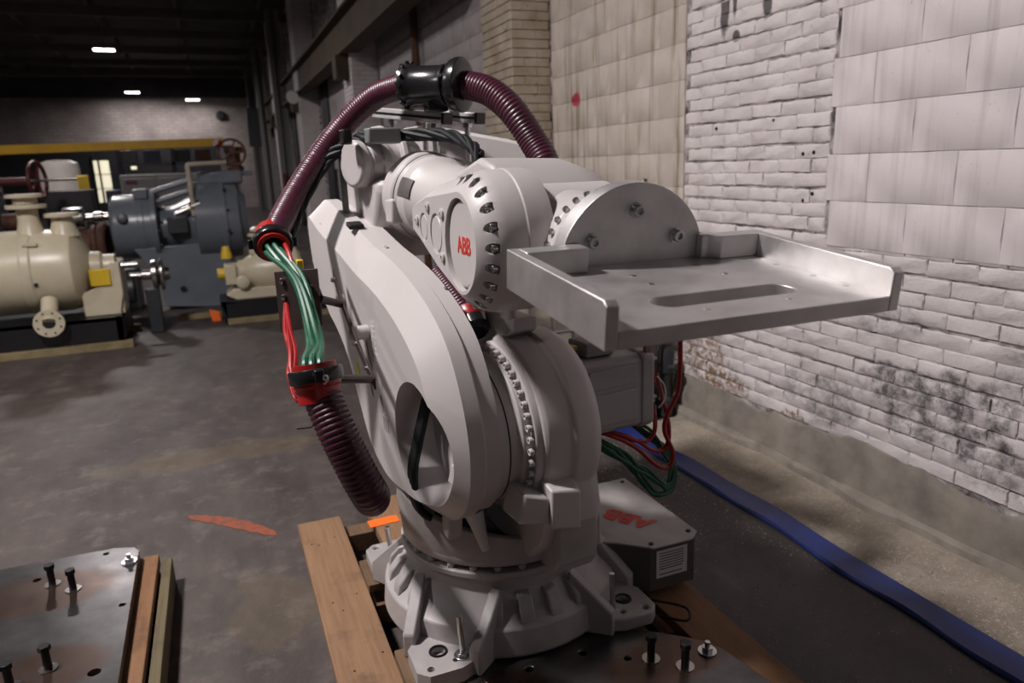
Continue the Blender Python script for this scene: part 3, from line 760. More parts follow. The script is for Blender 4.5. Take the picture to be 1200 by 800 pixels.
def smooth_list(vals, k=5):
    n = len(vals); return [sum(vals[(i+j) % n] for j in range(-k, k+1))/(2*k+1) for i in range(n)]
dl = smooth_list([bev_d(p) for p in oc]); dmap = {p: d for p, d in zip(oc, dl)}
full_in = inset(oc, lambda p: 0.010*sg)
outer = inset(oc, lambda p: dmap[p])
la = MB(AF).loft([[(u, v, z) for v, z in L] for u, L in ((0.600, full_in), (0.556, full_in), (0.548, oc), (0.505, oc), (0.44, outer))]).build('lower_arm', 'robot_paint', rob, bevel=0.006, seg=3)
cc = MB()
cc.cyl(AF(0.40, AX[0]-0.008, AX[1]-0.005), AF(0.565, AX[0]-0.008, AX[1]-0.005), 0.176, 56)
cut(la, cc)
cc = MB(AF)
for (v, z, l, w_, a) in ((2.25, 1.0, 0.10, 0.02, 62), (2.26, 0.91, 0.10, 0.02, 66), (2.15, 0.865, 0.06, 0.018, 62)):
    ca, sa = math.cos(math.radians(a)), math.sin(math.radians(a)); pl_ = []
    for k in range(20):
        t = 2*PI*k/20; ex = math.copysign(l/2-w_/2, math.cos(t)) if abs(math.cos(t)) > 1e-6 else 0
        px, py = ex+math.cos(t)*w_/2, math.sin(t)*w_/2
        pl_.append((v+px*ca-py*sa, z+px*sa+py*ca))
    cc.prism(pl_, 'x', 0.42, 0.455)
cut(la, cc)
# bits on the arm: rubber stop, caps, screws, lens-shaped plug, lettering block
MB(AF).loft([[(0.50+a*0.05, 2.50+b*0.045, 1.385+b*0.010+t*0.012) for a, b in ((-0.5, -0.5), (0.5, -0.5), (0.5, 0.5), (-0.5, 0.5))] for t in (-0.3, 1)]).build('rubber_stop', 'rubber', la, bevel=0.003)
for v, z in ((2.30, 1.331), (2.285, 1.329)):
    MB().lathe([(0.006, 0), (0.006, 0.006), (0.003, 0.008)], AF(0.535, v, z-0.003), (0, -0.1, 1), 10).build('arm_screw', 'robot_paint', la)
MB().lathe([(0.012, 0), (0.012, 0.006), (0.006, 0.008)], AF(0.46, 2.80, 1.375), -UDIR, 14).build('arm_plug', 'robot_paint', la)
MB().lathe([(0.010, 0), (0.010, 0.004), (0.003, 0.006)], AF(0.598, 1.965, 1.232), (0.6, -0.3, 0.7), 12).build('green_plug', 'grey_clip', la)
for v, z, l in ((2.50, 1.14, 0.02), (2.235, 1.08, 0.055)):
    MB().lathe([(0.022, 0), (0.022, l), (0.016, l+0.006)], AF(0.44, v, z), -UDIR, 18).build('boss', 'robot_paint', la, bevel=0.002)
bars = MB(AF)
for k in range(5):
    for j in range(9):
        bars.bx(0.4392, 0.4402, 2.195-k*0.008, 2.195-k*0.008+0.004, 1.125-j*0.017-0.011*random.uniform(0.5, 1), 1.125-j*0.017)
bars.build('print', 'print_white', la, smooth=0, weld=False)
MB().lathe([(0.0, 0), (0.022, 0), (0.022, 0.001), (0, 0.001)], AF(0.4395, 2.40, 0.92), -UDIR, 16).build('sticker', 'lime', la)
MB(AF).bx(0.4385, 0.4402, 2.10, 2.15, 0.785, 0.83).build('rating_plate', 'motor_paint', la, bevel=0.001)
# face of the gearbox seen through the arm's opening, with its step
MB().lathe([(0.0, 0.0), (0.155, 0.0), (0.172, 0.012)], AF(0.57, AX[0], AX[1]), -UDIR, 40).build('axis_cover', 'robot_paint', la)
MB(AF).prism([(1.72, 0.80), (1.84, 0.76), (1.88, 0.69), (1.80, 0.69), (1.73, 0.74)], 'x', 0.53, 0.575).build('cover_step', 'robot_paint', la, bevel=0.008)
for k, off in enumerate((-0.014, 0.0, 0.014)):
    MB().tube(spline([AF(0.55, 1.965+off, 1.0), AF(0.52, 1.965+off, 0.92), AF(0.485, 1.97+off, 0.80), AF(0.455, 1.955+off, 0.70), AF(0.46, 1.93+off, 0.60), AF(0.54, 1.95, 0.53)], 6), 0.011, 10).build('arm_cable', 'black_cable', rob)
MB(AF).prism([(1.80, 0.63), (1.86, 0.60), (1.86, 0.55), (1.82, 0.54)], 'x', 0.50, 0.545).build('arm_lug', 'robot_paint', la, bevel=0.005)

# --- elbow housing (upper arm)
ua = MB(AF).loft([[(u, v, z) for v, z in L] for u, L in (
    (0.575, [(2.50, 1.44), (2.46, 1.49), (2.46, 1.525), (2.84, 1.54), (2.90, 1.47), (2.88, 1.30), (2.60, 1.28)]),
    (0.70, [(2.40, 1.35), (2.37, 1.44), (2.40, 1.545), (2.88, 1.62), (2.98, 1.52), (2.94, 1.28), (2.55, 1.26)]),
    (0.93, [(2.40, 1.35), (2.37, 1.44), (2.40, 1.58), (2.90, 1.64), (3.0, 1.52), (2.94, 1.28), (2.55, 1.26)]))]).build('upper_arm', 'robot_paint', rob, bevel=0.015, seg=3)
MB(AF).bx(0.585, 0.66, 2.36, 2.43, 1.395, 1.475).build('arm_lug', 'robot_paint', ua, bevel=0.008)
# rear gearbox / counter body to the right
MB(AF).loft([[(u, vf(u), z) for u, z in [(0.86, 1.40), (1.15, 1.40), (1.16, 1.61), (1.145, 1.648), (1.11, 1.662), (0.90, 1.725), (0.86, 1.73)]] for vf in (lambda u: 2.78-(u-0.86)*1.05, lambda u: 2.98)]).build('rear_housing', 'robot_paint', ua, bevel=0.014, seg=3)
# elbow motor, facing left
em = MB().lathe([(0.0, 0.0), (0.070, 0.0), (0.080, 0.008), (0.080, 0.034), (0.074, 0.037), (0.074, 0.044), (0.080, 0.047), (0.080, 0.082), (0.088, 0.085), (0.088, 0.115), (0.078, 0.12), (0.078, 0.25)], AF(0.525, 2.58, 1.590), (UDIR+VDIR*0.25).normalized(), 40).build('elbow_motor', 'robot_paint', ua, bevel=0.003)
MB(AF).prism([(2.52, 1.56), (2.50, 1.60), (2.53, 1.66), (2.60, 1.69), (2.66, 1.66), (2.68, 1.56)], 'x', 0.695, 0.715).build('motor_bracket', 'robot_paint', ua, bevel=0.004)
MB().lathe([(0.0, 0.10), (0.035, 0.095), (0.06, 0.075), (0.072, 0.04), (0.075, 0.0)], AF(0.72, 2.82, 1.63), (0, 0, 1), 28).build('dome_cap', 'robot_paint', ua)
MB(AF).bx(0.515, 0.535, 2.68, 2.70, 1.42, 1.66).build('cable_bracket', 'grey_clip', ua, bevel=0.002)
# forearm tube to the wrist
fa0 = Vector(AF(0.735, 2.44, 1.475)); fa1 = Vector((0.775, 1.86, 1.42)); fd = (fa1-fa0)
MB().lathe([(0.150, -0.02), (0.150, 0.05), (0.143, 0.058), (0.143, 0.072), (0.138, 0.075), (0.138, 0.13), (0.125, 0.15), (0.112, 0.32), (0.105, 0.62)], fa0, fd, 56).build('forearm_tube', 'robot_paint', rob, bevel=0.003)
MB().lathe([(0.1432, 0.0572), (0.1445, 0.059), (0.1445, 0.063), (0.1432, 0.065)], fa0, fd, 56, cap=False).build('seal', 'black_bolt', rob)
fx_, fy_, fdn = basis(fd); ctr = math.atan2(Vector((-0.80, -0.35, 0.30)).dot(fy_), Vector((-0.80, -0.35, 0.30)).dot(fx_)); rw = []
for h_, rr in ((0.082, 0.139), (0.105, 0.139), (0.128, 0.139), (0.150, 0.129)):
    rw.append([fa0+fdn*h_+(fx_*math.cos(ctr+q)+fy_*math.sin(ctr+q))*(rr+0.0015) for q in (-0.22, -0.08, 0.08, 0.22)]+[fa0+fdn*h_+(fx_*math.cos(ctr+q)+fy_*math.sin(ctr+q))*(rr-0.01) for q in (0.22, -0.22)])
MB().loft(rw).build('inspection_port', 'box_side', rob)

# --- wrist: fork with the round side cover
wc = (1.615, 1.395)
def tear(R, ins=0.0):
    pts = circ(wc, R-ins, 88, 268, 30)[::1]      # front half lies towards -y
    pts = [(wc[0]+(R-ins)*math.cos(math.radians(a)), wc[1]+(R-ins)*math.sin(math.radians(a))) for a in [80+ (280-80)*i/34 for i in range(35)]]
    return pts+[(1.80, 1.285+ins*0.8), (1.96, 1.345+ins*0.8), (2.05-ins*0.6, 1.375+ins*0.6), (2.075-ins, 1.40), (2.075-ins, 1.455), (2.04-ins*0.6, 1.485-ins*0.4), (1.88, 1.53-ins*0.8)]
wl_ = MB().loft([[(x, y, z) for y, z in L] for x, L in ((0.690, tear(0.168, 0.004)), (0.675, tear(0.168)), (0.628, tear(0.168)), (0.624, tear(0.1655)), (0.580, tear(0.165)), (0.553, tear(0.165, 0.010)), (0.525, tear(0.165, 0.036)), (0.518, tear(0.165, 0.046)))]).build('wrist', 'robot_paint', rob, bevel=0.004, seg=2)
cc = MB(); pk = []
for k in range(13):
    a = math.radians(75+k*17.5)
    c = Vector((0.0, wc[0]+0.150*math.cos(a), wc[1]+0.150*math.sin(a))); e = Vector((0, math.cos(a), math.sin(a)))
    c.x = 0.545; dr = Vector((1.0, -0.25*e.y, -0.25*e.z)).normalized(); pk.append((c, e))
    tvec = Vector((0, -e.z, e.y))
    L0 = [[c-dr*0.05+e*math.cos(t)*0.017*s_+tvec*math.sin(t)*0.012*s_ for t in [2*PI*i/18 for i in range(18)]] for s_ in (1,)]
    L1 = [c+dr*0.016+e*math.cos(t)*0.017+tvec*math.sin(t)*0.012 for t in [2*PI*i/18 for i in range(18)]]
    cc.loft([L0[0], L1])
cut(wl_, cc)
cc = MB().cyl((0.50, wc[0], wc[1]-0.003), (0.540, wc[0], wc[1]-0.003), 0.108, 56)
cc.cyl((0.50, 1.80, 1.405), (0.524, 1.80, 1.405), 0.052, 32); cc.cyl((0.50, 1.915, 1.415), (0.526, 1.915, 1.415), 0.038, 28)
cut(wl_, cc)
sk = Proto(socket(0.0085, 0.012), 'cap_screw', 'zinc')
for c, e in pk: sk.put(wl_, c+Vector((0.011, 0, 0))-e*0.002, (-1, 0, 0))
cap = MB().lathe([(0.0, 0.0), (0.097, 0.0), (0.100, 0.003), (0.102, 0.012)], (0.5265, wc[0], wc[1]-0.003), (1, 0, 0), 56).build('wrist_cap', 'robot_paint', rob, bevel=0.0015)
put_text('lettering', 'ABB', 0.056, 'logo_red', cap, (0.5260, wc[0]-0.012, wc[1]-0.006), (0, -1, 0), (0, 0, 1), bold=0.0011, depth=0.0005, spacing=0.92)
for y, z, r in ((1.80, 1.405, 0.046), (1.915, 1.415, 0.033)):
    MB().lathe([(0.0, 0), (r*0.94, 0), (r, 0.004)], (0.519, y, z), (1, 0, 0), 32).build('round_cover', 'robot_paint', wl_)
ears = Proto(MB().lathe([(0.013, 0), (0.013, 0.008), (0.009, 0.010), (0.005, 0.010), (0.005, 0.005)], (0, 0, 0), (0, 0, 1), 14), 'cover_screw', 'robot_paint')
for y, z in ((1.735, 1.458), (1.745, 1.35), (1.86, 1.47), (1.975, 1.43)): ears.put(wl_, (0.521, y, z), (-1, 0, 0))
# back of the fork and its right side
MB().loft([[(x, y, z) for x, z in L] for y, L in ((1.66, [(0.68, 1.27), (0.97, 1.28), (0.99, 1.30), (0.99, 1.36), (0.97, 1.38), (0.90, 1.40), (0.68, 1.41)]), (1.72, [(0.68, 1.265), (0.99, 1.28), (1.01, 1.32), (1.01, 1.44), (0.985, 1.472), (0.90, 1.50), (0.68, 1.51)]), (1.79, [(0.67, 1.26), (1.0, 1.28), (1.03, 1.33), (1.03, 1.485), (0.995, 1.525), (0.90, 1.560), (0.67, 1.570)]), (1.86, [(0.66, 1.26), (1.0, 1.28), (1.035, 1.33), (1.035, 1.50), (1.00, 1.548), (0.90, 1.582), (0.66, 1.590)]),
    (2.06, [(0.66, 1.30), (0.90, 1.31), (0.93, 1.35), (0.93, 1.47), (0.90, 1.52), (0.84, 1.54), (0.66, 1.55)]))]).build('wrist_back', 'robot_paint', rob, bevel=0.012, seg=3)
MB().loft([[(x, y, z) for y, z in [(1.615+(R-i_)*math.cos(math.radians(a)), 1.395+(R-i_)*math.sin(math.radians(a))) for a in [85+190*i/24 for i in range(25)]]+[(1.86, 1.30), (1.86, 1.48)]] for x, R, i_ in ((0.90, 0.105, 0.0), (0.99, 0.105, 0), (1.01, 0.105, 0.025))]).build('wrist_side', 'robot_paint', rob, bevel=0.006)
# tilt unit and turning disc
tu = MB().lathe([(0.128, -0.105), (0.128, 0.105)], (0.80, 1.615, 1.395), (1, 0, 0), 40).build('tilt_unit', 'robot_paint', rob, bevel=0.006)
td0 = Vector((0.78, 1.61, 1.395))
MB().lathe([(0.118, 0.0), (0.118, 0.17), (0.11, 0.178), (0.11, 0.19), (0.128, 0.194), (0.132, 0.20), (0.132, 0.235), (0.0, 0.235)], td0, TD, 56).build('tilt_gearbox', 'robot_paint', tu, bevel=0.003)
ts = Proto(socket(0.007, 0.010), 'cap_screw', 'zinc')
tx, ty, tdd = basis(TD)
for k in range(30):
    a = 2*PI*k/30; ts.put(tu, td0+TD*0.203+(tx*math.cos(a)+ty*math.sin(a))*0.131, (tx*math.cos(a)+ty*math.sin(a)))
MB().lathe([(0.126, 0.235), (0.126, 0.27), (0.135, 0.275), (0.135, 0.292), (0.0, 0.292)], td0, TD, 56).build('tool_flange', 'bright_steel', tu, bevel=0.002)

# --- aluminium tray bolted to the flange
disc = MB().lathe([(0.0, 0.292), (0.167, 0.292), (0.168, 0.293), (0.168, 0.334), (0.167, 0.335), (0.0, 0.335)], td0, TD, 96).build('mounting_disc', 'aluminium_disc', rob, bevel=0.0015)
for a in range(6):
    an = math.radians(90+60*a); cx, cy = 0.113*math.cos(an), 0.113*math.sin(an)
    if cy < 0: continue
    w0 = MB().lathe([(0.0, 0), (0.0165, 0), (0.0165, 0.003), (0.010, 0.003), (0.010, 0.003)], TF(cx, 0.0, cy), TD, 22).build('washer', 'zinc', disc)
    h = MB().lathe([(0.0125, 0.003), (0.0125, 0.014), (0.0115, 0.0155), (0.0066, 0.0155), (0.006, 0.008), (0.0, 0.008)], TF(cx, 0.0, cy), TD, 22).build('socket_screw', 'zinc', disc, bevel=0.0006)
MB().lathe([(0.006, 0), (0.006, 0.005), (0.003, 0.006)], TF(0.028, -0.02, 0.166), TU, 10).build('set_screw', 'bright_steel', disc)
tb, tt_, th = -0.020, 0.008, 0.056
tray = MB(TF).bx(-0.2572, 0.2782, 0.0, 0.383, tb, tt_).build('tray', 'aluminium', rob, bevel=0.0018)
st_ = []
for k in range(28):
    t = 2*PI*k/28; ex = math.copysign(0.114, math.cos(t)); st_.append((0.016+ex+math.cos(t)*0.031, 0.272+math.sin(t)*0.031))
cc = MB(TF).prism(st_, 'z', -0.03, 0.02)
cut(tray, cc)
MB(TF).loft([[(-0.279, 0.0, tb), (-0.279, 0.383, tb), (-0.279, 0.383, th-0.008), (-0.279, 0.372, th), (-0.279, 0.0, th)], [(-0.257, 0.0, tb), (-0.257, 0.383, tb), (-0.257, 0.383, th-0.008), (-0.257, 0.372, th), (-0.257, 0.0, th)]]).build('side_wall', 'aluminium', tray, bevel=0.0018)
MB(TF).loft([[(0.300, 0.0, tb), (0.300, 0.383, tb), (0.300, 0.383, th-0.008), (0.300, 0.372, th), (0.300, 0.0, th)], [(0.278, 0.0, tb), (0.278, 0.383, tb), (0.278, 0.383, th-0.008), (0.278, 0.372, th), (0.278, 0.0, th)]]).build('side_wall', 'aluminium', tray, bevel=0.0018)
MB(TF).prism([(-0.2568, 0.001), (-0.128, 0.001), (-0.128, 0.045), (-0.2568, 0.045)], 'z', tt_, th).build('back_stop', 'aluminium', tray, bevel=0.0018)
MB(TF).prism([(0.150, 0.001), (0.2778, 0.001), (0.2778, 0.04), (0.185, 0.04), (0.165, 0.02), (0.150, 0.02)], 'z', tt_, th).build('back_stop', 'aluminium', tray, bevel=0.0018)
mh = Proto(MB().lathe([(0.0, 0.0), (0.006, 0.0), (0.006, 0.0008), (0.0, 0.0006)], (0, 0, 0), (0, 0, 1), 12), 'hole_plug', 'zinc')
for a, b in ((-0.061, 0.10), (-0.063, 0.165), (0.108, 0.069), (0.114, 0.147), (0.105, 0.33), (-0.063, 0.33), (0.262, 0.12), (0.262, 0.22), (0.262, 0.30)):
    mh.put(tray, TF(a, b, tt_), TU)
# clamps under and behind the tray
for a, b, r in ((0.06, 0.20, 0.03), (0.11, 0.21, 0.02), (0.15, 0.20, 0.026)):
    MB().lathe([(r*0.7, 0), (r, 0.012), (r, 0.03), (r*0.6, 0.042)], TF(a, b, tb), -TU, 18).build('rubber_foot', 'rubber', tray)
MB().lathe([(0.018, 0), (0.018, 0.03), (0.010, 0.04), (0.0, 0.042)], TF(0.20, -0.12, 0.035), TU, 18).build('rubber_foot', 'rubber', tray)
MB().bx(0.965, 0.985, 1.50, 1.52, 1.10, 1.26).build('brass_post', 'pipe_cream', tu, bevel=0.002)

# --- dress pack: hoses, clamps, cables
def ribbed(path, r, name, parent, pitch=0.0125, depth=0.0032, seg=22):
    P = spline(path, 14); L = [0]
    for i in range(1, len(P)): L.append(L[-1]+(P[i]-P[i-1]).length)
    tot = L[-1]; n = int(tot/pitch)*4; pts = []; rs = []; j = 0
    for i in range(n+1):
        s_ = tot*i/n
        while j < len(L)-2 and L[j+1] < s_: j += 1
        t = (s_-L[j])/max(1e-9, L[j+1]-L[j]); pts.append(P[j].lerp(P[j+1], t)); rs.append(r-depth*(1, 0.35, 0.0, 0.35)[i % 4])
    return MB().tube(pts, rs, seg).build(name, 'maroon_hose', parent, smooth=50)
ribbed([(0.80, 2.37, 1.828), (0.855, 2.28, 1.80), (0.902, 2.20, 1.735), (0.95, 2.15, 1.638), (0.969, 2.10, 1.559), (0.955, 2.08, 1.46), (0.93, 2.06, 1.38)], 0.046, 'hose', rob)
ribbed([(0.655, 2.505, 1.842), (0.566, 2.62, 1.814), (0.466, 2.68, 1.728), (0.367, 2.68, 1.62), (0.259, 2.60, 1.49), (0.183, 2.48, 1.393), (0.158, 2.425, 1.36)], 0.042, 'hose', rob, pitch=0.010, depth=0.0018)
ribbed([(0.186, 1.735, 1.055), (0.197, 1.71, 1.01), (0.217, 1.68, 0.941), (0.250, 1.662, 0.848), (0.274, 1.675, 0.790), (0.293, 1.765, 0.735), (0.312, 1.88, 0.683), (0.337, 2.03, 0.615), (0.355, 2.14, 0.57)], 0.047, 'hose', rob)
# bobbin clamp above the elbow
cA = Vector((0.652, 2.51, 1.838)); cB = Vector((0.800, 2.36, 1.826)); Lc = (cB-cA).length
bob = MB().lathe([(0.046, -0.005), (0.07, -0.004), (0.072, 0.004), (0.072, 0.016), (0.066, 0.03), (0.063, 0.04), (0.063, Lc-0.075), (0.066, Lc-0.068), (0.068, Lc-0.055), (0.058, Lc-0.05), (0.06, Lc-0.045), (0.08, Lc-0.035), (0.086, Lc-0.018), (0.086, Lc), (0.07, Lc+0.008), (0.047, Lc+0.008)], cA, cB-cA, 44).build('hose_clamp', 'black_plastic', rob, bevel=0.002)
kn = Proto(MB().box((0, 0, 0), (0.012, 0.02, 0.012)), 'rib_tooth', 'black_plastic', bevel=0.002)
bx1, by1, bd1 = basis(cB-cA)
for k in range(14):
    a = 2*PI*k/14; kn.put(bob, cA+bd1*0.01+(bx1*math.cos(a)+by1*math.sin(a))*0.073, bx1*math.cos(a)+by1*math.sin(a))
# rails carrying the clamp
for u0 in (0.822, 0.945):
    r0 = Vector(AF(u0, 2.43, 1.728)); r1 = Vector(AF(u0-0.115, 2.80, 1.775)); rd = (r1-r0).normalized(); rxx = rd.cross(Vector((0, 0, 1))).normalized(); rzz = rxx.cross(rd)
    def RF(a, b, c, r0=r0, rd=rd, rxx=rxx, rzz=rzz): return r0+rxx*a+rd*b+rzz*c
    r_ = MB(RF).bx(-0.02, 0.02, 0.0, 0.40, -0.018, 0.018).build('rail', 'steel_rail', rob, bevel=0.003)
    MB(RF).bx(-0.021, 0.021, -0.012, 0.001, -0.019, 0.019).build('end_cap', 'black_plastic', r_, bevel=0.002)
    for sx_ in (-0.0205, 0.0205):
        MB(RF).bx(sx_-0.0006, sx_+0.0006, 0.002, 0.398, -0.004, 0.004).build('rail_groove', 'black_bolt', r_, smooth=0)
    for b_ in (0.06, 0.30):
        q = RF(0, b_, -0.018)
        MB().cyl((q.x, q.y, 1.58), q, 0.010, 12).build('stud', 'zinc', r_)
        MB().hexhead((q.x, q.y, q.z-0.016), (0, 0, 1), 0.017, 0.014).build('nut', 'zinc', r_)
MB(AF).loft([[(0.72+dx, 2.50+dy, 1.764+0.012*t) for dx, dy in ((-0.01, 0), (0.20, 0), (0.20, 0.05), (-0.01, 0.05))] for t in (0, 1)]).build('saddle_plate', 'steel_rail', rob, bevel=0.002)
MB().box(tuple(cA.lerp(cB, 0.45)+Vector((0.01, 0, -0.068))), (0.07, 0.06, 0.03)).build('clamp_foot', 'black_plastic', rob, bevel=0.004)
# twisted black cable bundle
tw = spline([(0.185, 2.42, 1.30), (0.235, 2.52, 1.40), (0.302, 2.60, 1.502), (0.392, 2.65, 1.613), (0.476, 2.60, 1.667), (0.53, 2.52, 1.675), (0.65, 2.40, 1.676), (0.734, 2.30, 1.664), (0.776, 2.22, 1.625), (0.785, 2.18, 1.585)], 12)
for k in range(4):
    pts = []
    for i, p in enumerate(tw):
        a = i*0.22+k*PI/2; pts.append(p+Vector((math.cos(a)*0.012, math.sin(a)*0.004, math.sin(a)*0.012)))
    MB().tube(pts, 0.0105, 8).build('cable', 'black_cable', rob)
MB(AF).box((0.60, 2.44, 1.675), (0.11, 0.05, 0.05)).build('cable_clip', 'grey_clip', rob, bevel=0.006)
MB(AF).box((0.50, 2.52, 1.677), (0.03, 0.05, 0.05)).build('cable_clip', 'black_plastic', rob, bevel=0.006)
# collar where the hose opens into loose cables
def collar(c, d, r, nm='hose_collar', num=None, flip=1):
    c = Vector(c); d = Vector(d).normalized()
    t = MB().lathe([(r*0.9, -0.05), (r*1.12, -0.048), (r*1.12, -0.012), (r*1.2, -0.008), (r*1.2, 0.004)], c, d, 32).build(nm, 'red_plastic', rob, bevel=0.0015)
    MB().lathe([(r*1.14, 0.0), (r*1.36, 0.001), (r*1.40, 0.006), (r*1.40, 0.030), (r*1.36, 0.034), (r*1.14, 0.034)], c, d, 32).build('clamp_band', 'black_plastic', t, bevel=0.0015)
    MB().lathe([(r*0.72, 0.02), (r*0.8, 0.046), (r*1.12, 0.046), (r*1.12, 0.02)], c, d, 32, cap=False).build('collar_lip', 'red_plastic', t)
    bx_, by_, _ = basis(d)
    for s_ in (-1, 1):
        q = c+d*0.017+bx_*s_*r*1.45
        MB().box(tuple(q), (0.022, 0.022, 0.03)).build('clamp_ear', 'black_plastic', t, bevel=0.003)
    return t
k1 = collar((0.162, 2.44, 1.362), (-0.02, -0.9, -0.42), 0.044)
k2 = collar((0.182, 1.742, 1.075), (-0.05, 0.25, 1.0), 0.047)
put_text('number', '9', 0.034, 'print_white', k2, (0.193, 1.667, 1.098), (0.93, -0.36, -0.1), (0.1, 0.05, 1.0), bold=0.0008)
# green and red cables between the two collars
p_a = Vector((0.160, 2.40, 1.34)); p_b = Vector((0.178, 1.75, 1.10))
for k in range(6):
    a = 2*PI*k/6+0.3; r0 = 0.018 if k < 5 else 0.0
    mid1 = p_a.lerp(p_b, 0.30)+Vector((0.045+0.014*math.cos(a), 0.012*math.sin(a), -0.015+0.012*math.sin(a*2)))
    mid2 = p_a.lerp(p_b, 0.65)+Vector((0.040+0.016*math.cos(a+0.6), 0.016*math.sin(a+0.6), -0.055))
    e0 = p_a+Vector((math.cos(a)*0.022, 0.03, math.sin(a)*0.022)); e1 = p_b+Vector((math.cos(a+1)*0.022, math.sin(a+1)*0.022, -0.04))
    MB().tube(spline([e0, p_a+Vector((math.cos(a)*0.02, -0.03, math.sin(a)*0.018-0.01)), mid1, mid2, p_b+Vector((math.cos(a+1)*0.02, math.sin(a+1)*0.02, 0.03)), e1], 8), 0.0088, 8).build('cable', 'green_cable', rob)
for k in range(3):
    a = 2*PI*k/3
    q = [(0.165, 2.20+0.01*k, 1.19), (0.158-0.006*k, 2.08, 1.14), (0.150+0.008*math.cos(a), 1.98, 1.10+0.006*math.sin(a)), (0.142-0.006*k, 1.90, 1.06), (0.138, 1.83, 1.035-0.012*k), (0.155, 1.79, 1.05), (0.172, 1.755, 1.10), (0.178, 1.75, 1.06)]
    MB().tube(spline(q, 8), 0.0075, 8).build('cable', 'red_cable', rob)
MB().tube(spline([(0.19, 2.42, 1.36), (0.195, 2.36, 1.345), (0.20, 2.30, 1.31), (0.20, 2.22, 1.24)], 6), 0.0075, 8).build('cable', 'red_cable', rob)
MB().box((0.222, 2.28, 1.30), (0.02, 0.03, 0.025)).build('yellow_clip', 'yellow', rob, bevel=0.003)
# bracket plate that carries the cable fittings
bp = MB().loft([[(0.152, 2.33, 1.275), (0.265, 2.20, 1.292), (0.265, 2.20, 1.12), (0.152, 2.33, 1.085)], [(0.148, 2.322, 1.275), (0.261, 2.192, 1.292), (0.261, 2.192, 1.12), (0.148, 2.322, 1.085)]]).build('bracket_plate', 'brown_plate', rob, bevel=0.001)
for t, z in ((0.2, 1.25), (0.2, 1.2), (0.55, 1.265), (0.85, 1.235), (0.85, 1.17)):
    MB().lathe([(0.009, 0), (0.009, 0.012), (0.005, 0.014)], Vector((0.15, 2.326, z)).lerp(Vector((0.263, 2.196, z)), t), (-0.75, -0.66, 0), 12).build('fitting', 'bright_steel', bp)
# side rail on the arm that holds bracket and lower clamp
pr = [AF(0.40, 2.46, 1.24), AF(0.385, 2.32, 1.16), AF(0.375, 2.12, 1.045), AF(0.37, 1.98, 0.985)]
sr = MB()
sr.loft([[tuple(Vector(p)+Vector((0, 0, s_*0.016))) for p in pr]+[tuple(Vector(p)+Vector((0, 0, s_*0.016))+UDIR*0.006) for p in reversed(pr)] for s_ in (-1, 1)])
sr = sr.build('side_rail', 'brown_plate', rob, bevel=0.001)
for t in (0.1, 0.35, 0.62, 0.8, 0.95):
    q = spline(pr, 10); MB().lathe([(0.008, 0), (0.008, 0.010), (0.004, 0.012)], q[int(t*(len(q)-1))], -UDIR, 10).build('rail_bolt', 'zinc', sr)
MB().tube([(0.263, 2.196, 1.20), AF(0.385, 2.32, 1.16)], 0.012, 10).build('strut', 'brown_plate', sr)
MB().tube([(0.22, 1.77, 1.07), AF(0.372, 2.0, 0.995)], 0.012, 10).build('strut', 'brown_plate', sr)
MB().tube([AF(0.378, 2.235, 1.08), AF(0.44, 2.235, 1.08)], 0.012, 10).build('strut', 'zinc', sr)
# thin cable tie tail on the lower hose
MB().tube([(0.20, 1.72, 1.0), (0.150, 1.68, 0.985), (0.118, 1.67, 0.990)], 0.0016, 5).build('tie_tail', 'black_cable', rob)
# short hose end with red collar inside the shoulder
ribbed([AF(0.67, 2.20, 1.24), AF(0.672, 2.08, 1.19), AF(0.676, 1.98, 1.135)], 0.034, 'hose', rob)
t = MB().lathe([(0.036, -0.028), (0.044, -0.024), (0.046, 0.0), (0.040, 0.016)], AF(0.676, 1.975, 1.135), (0.02, -0.8, -0.55), 26).build('hose_collar', 'red_plastic', rob)
MB().lathe([(0.036, 0.012), (0.044, 0.014), (0.044, 0.045), (0.03, 0.06)], AF(0.676, 1.975, 1.135), (0.02, -0.8, -0.55), 26).build('clamp_band', 'black_plastic', t)
# loops of cable by the motor: red above, green below
for q in ([(1.10, 1.75, 1.26), (1.145, 1.80, 1.06), (1.175, 1.85, 0.98), (1.202, 1.85, 0.924), (1.23, 1.90, 0.86), (1.22, 1.95, 0.78)],
          [(1.27, 1.80, 1.22), (1.295, 1.84, 1.05), (1.303, 1.85, 0.93), (1.295, 1.85, 0.846), (1.258, 1.85, 0.781), (1.249, 1.85, 0.725), (1.283, 1.85, 0.645), (1.268, 1.85, 0.600), (1.222, 1.85, 0.613), (1.142, 1.85, 0.69), (1.06, 1.86, 0.74), (0.97, 1.90, 0.77)],
          [(1.26, 1.92, 0.90), (1.262, 1.87, 0.80), (1.272, 1.86, 0.72), (1.262, 1.86, 0.665), (1.215, 1.86, 0.662), (1.14, 1.86, 0.715), (1.04, 1.88, 0.755), (0.97, 1.92, 0.77)],
          [(1.24, 1.90, 0.80), (1.225, 1.87, 0.73), (1.19, 1.86, 0.70), (1.13, 1.86, 0.715), (1.05, 1.88, 0.745), (0.97, 1.92, 0.78)]):
    MB().tube(spline(q, 8), 0.0075, 8).build('cable', 'red_cable', rob)
rg2 = random.Random(11)
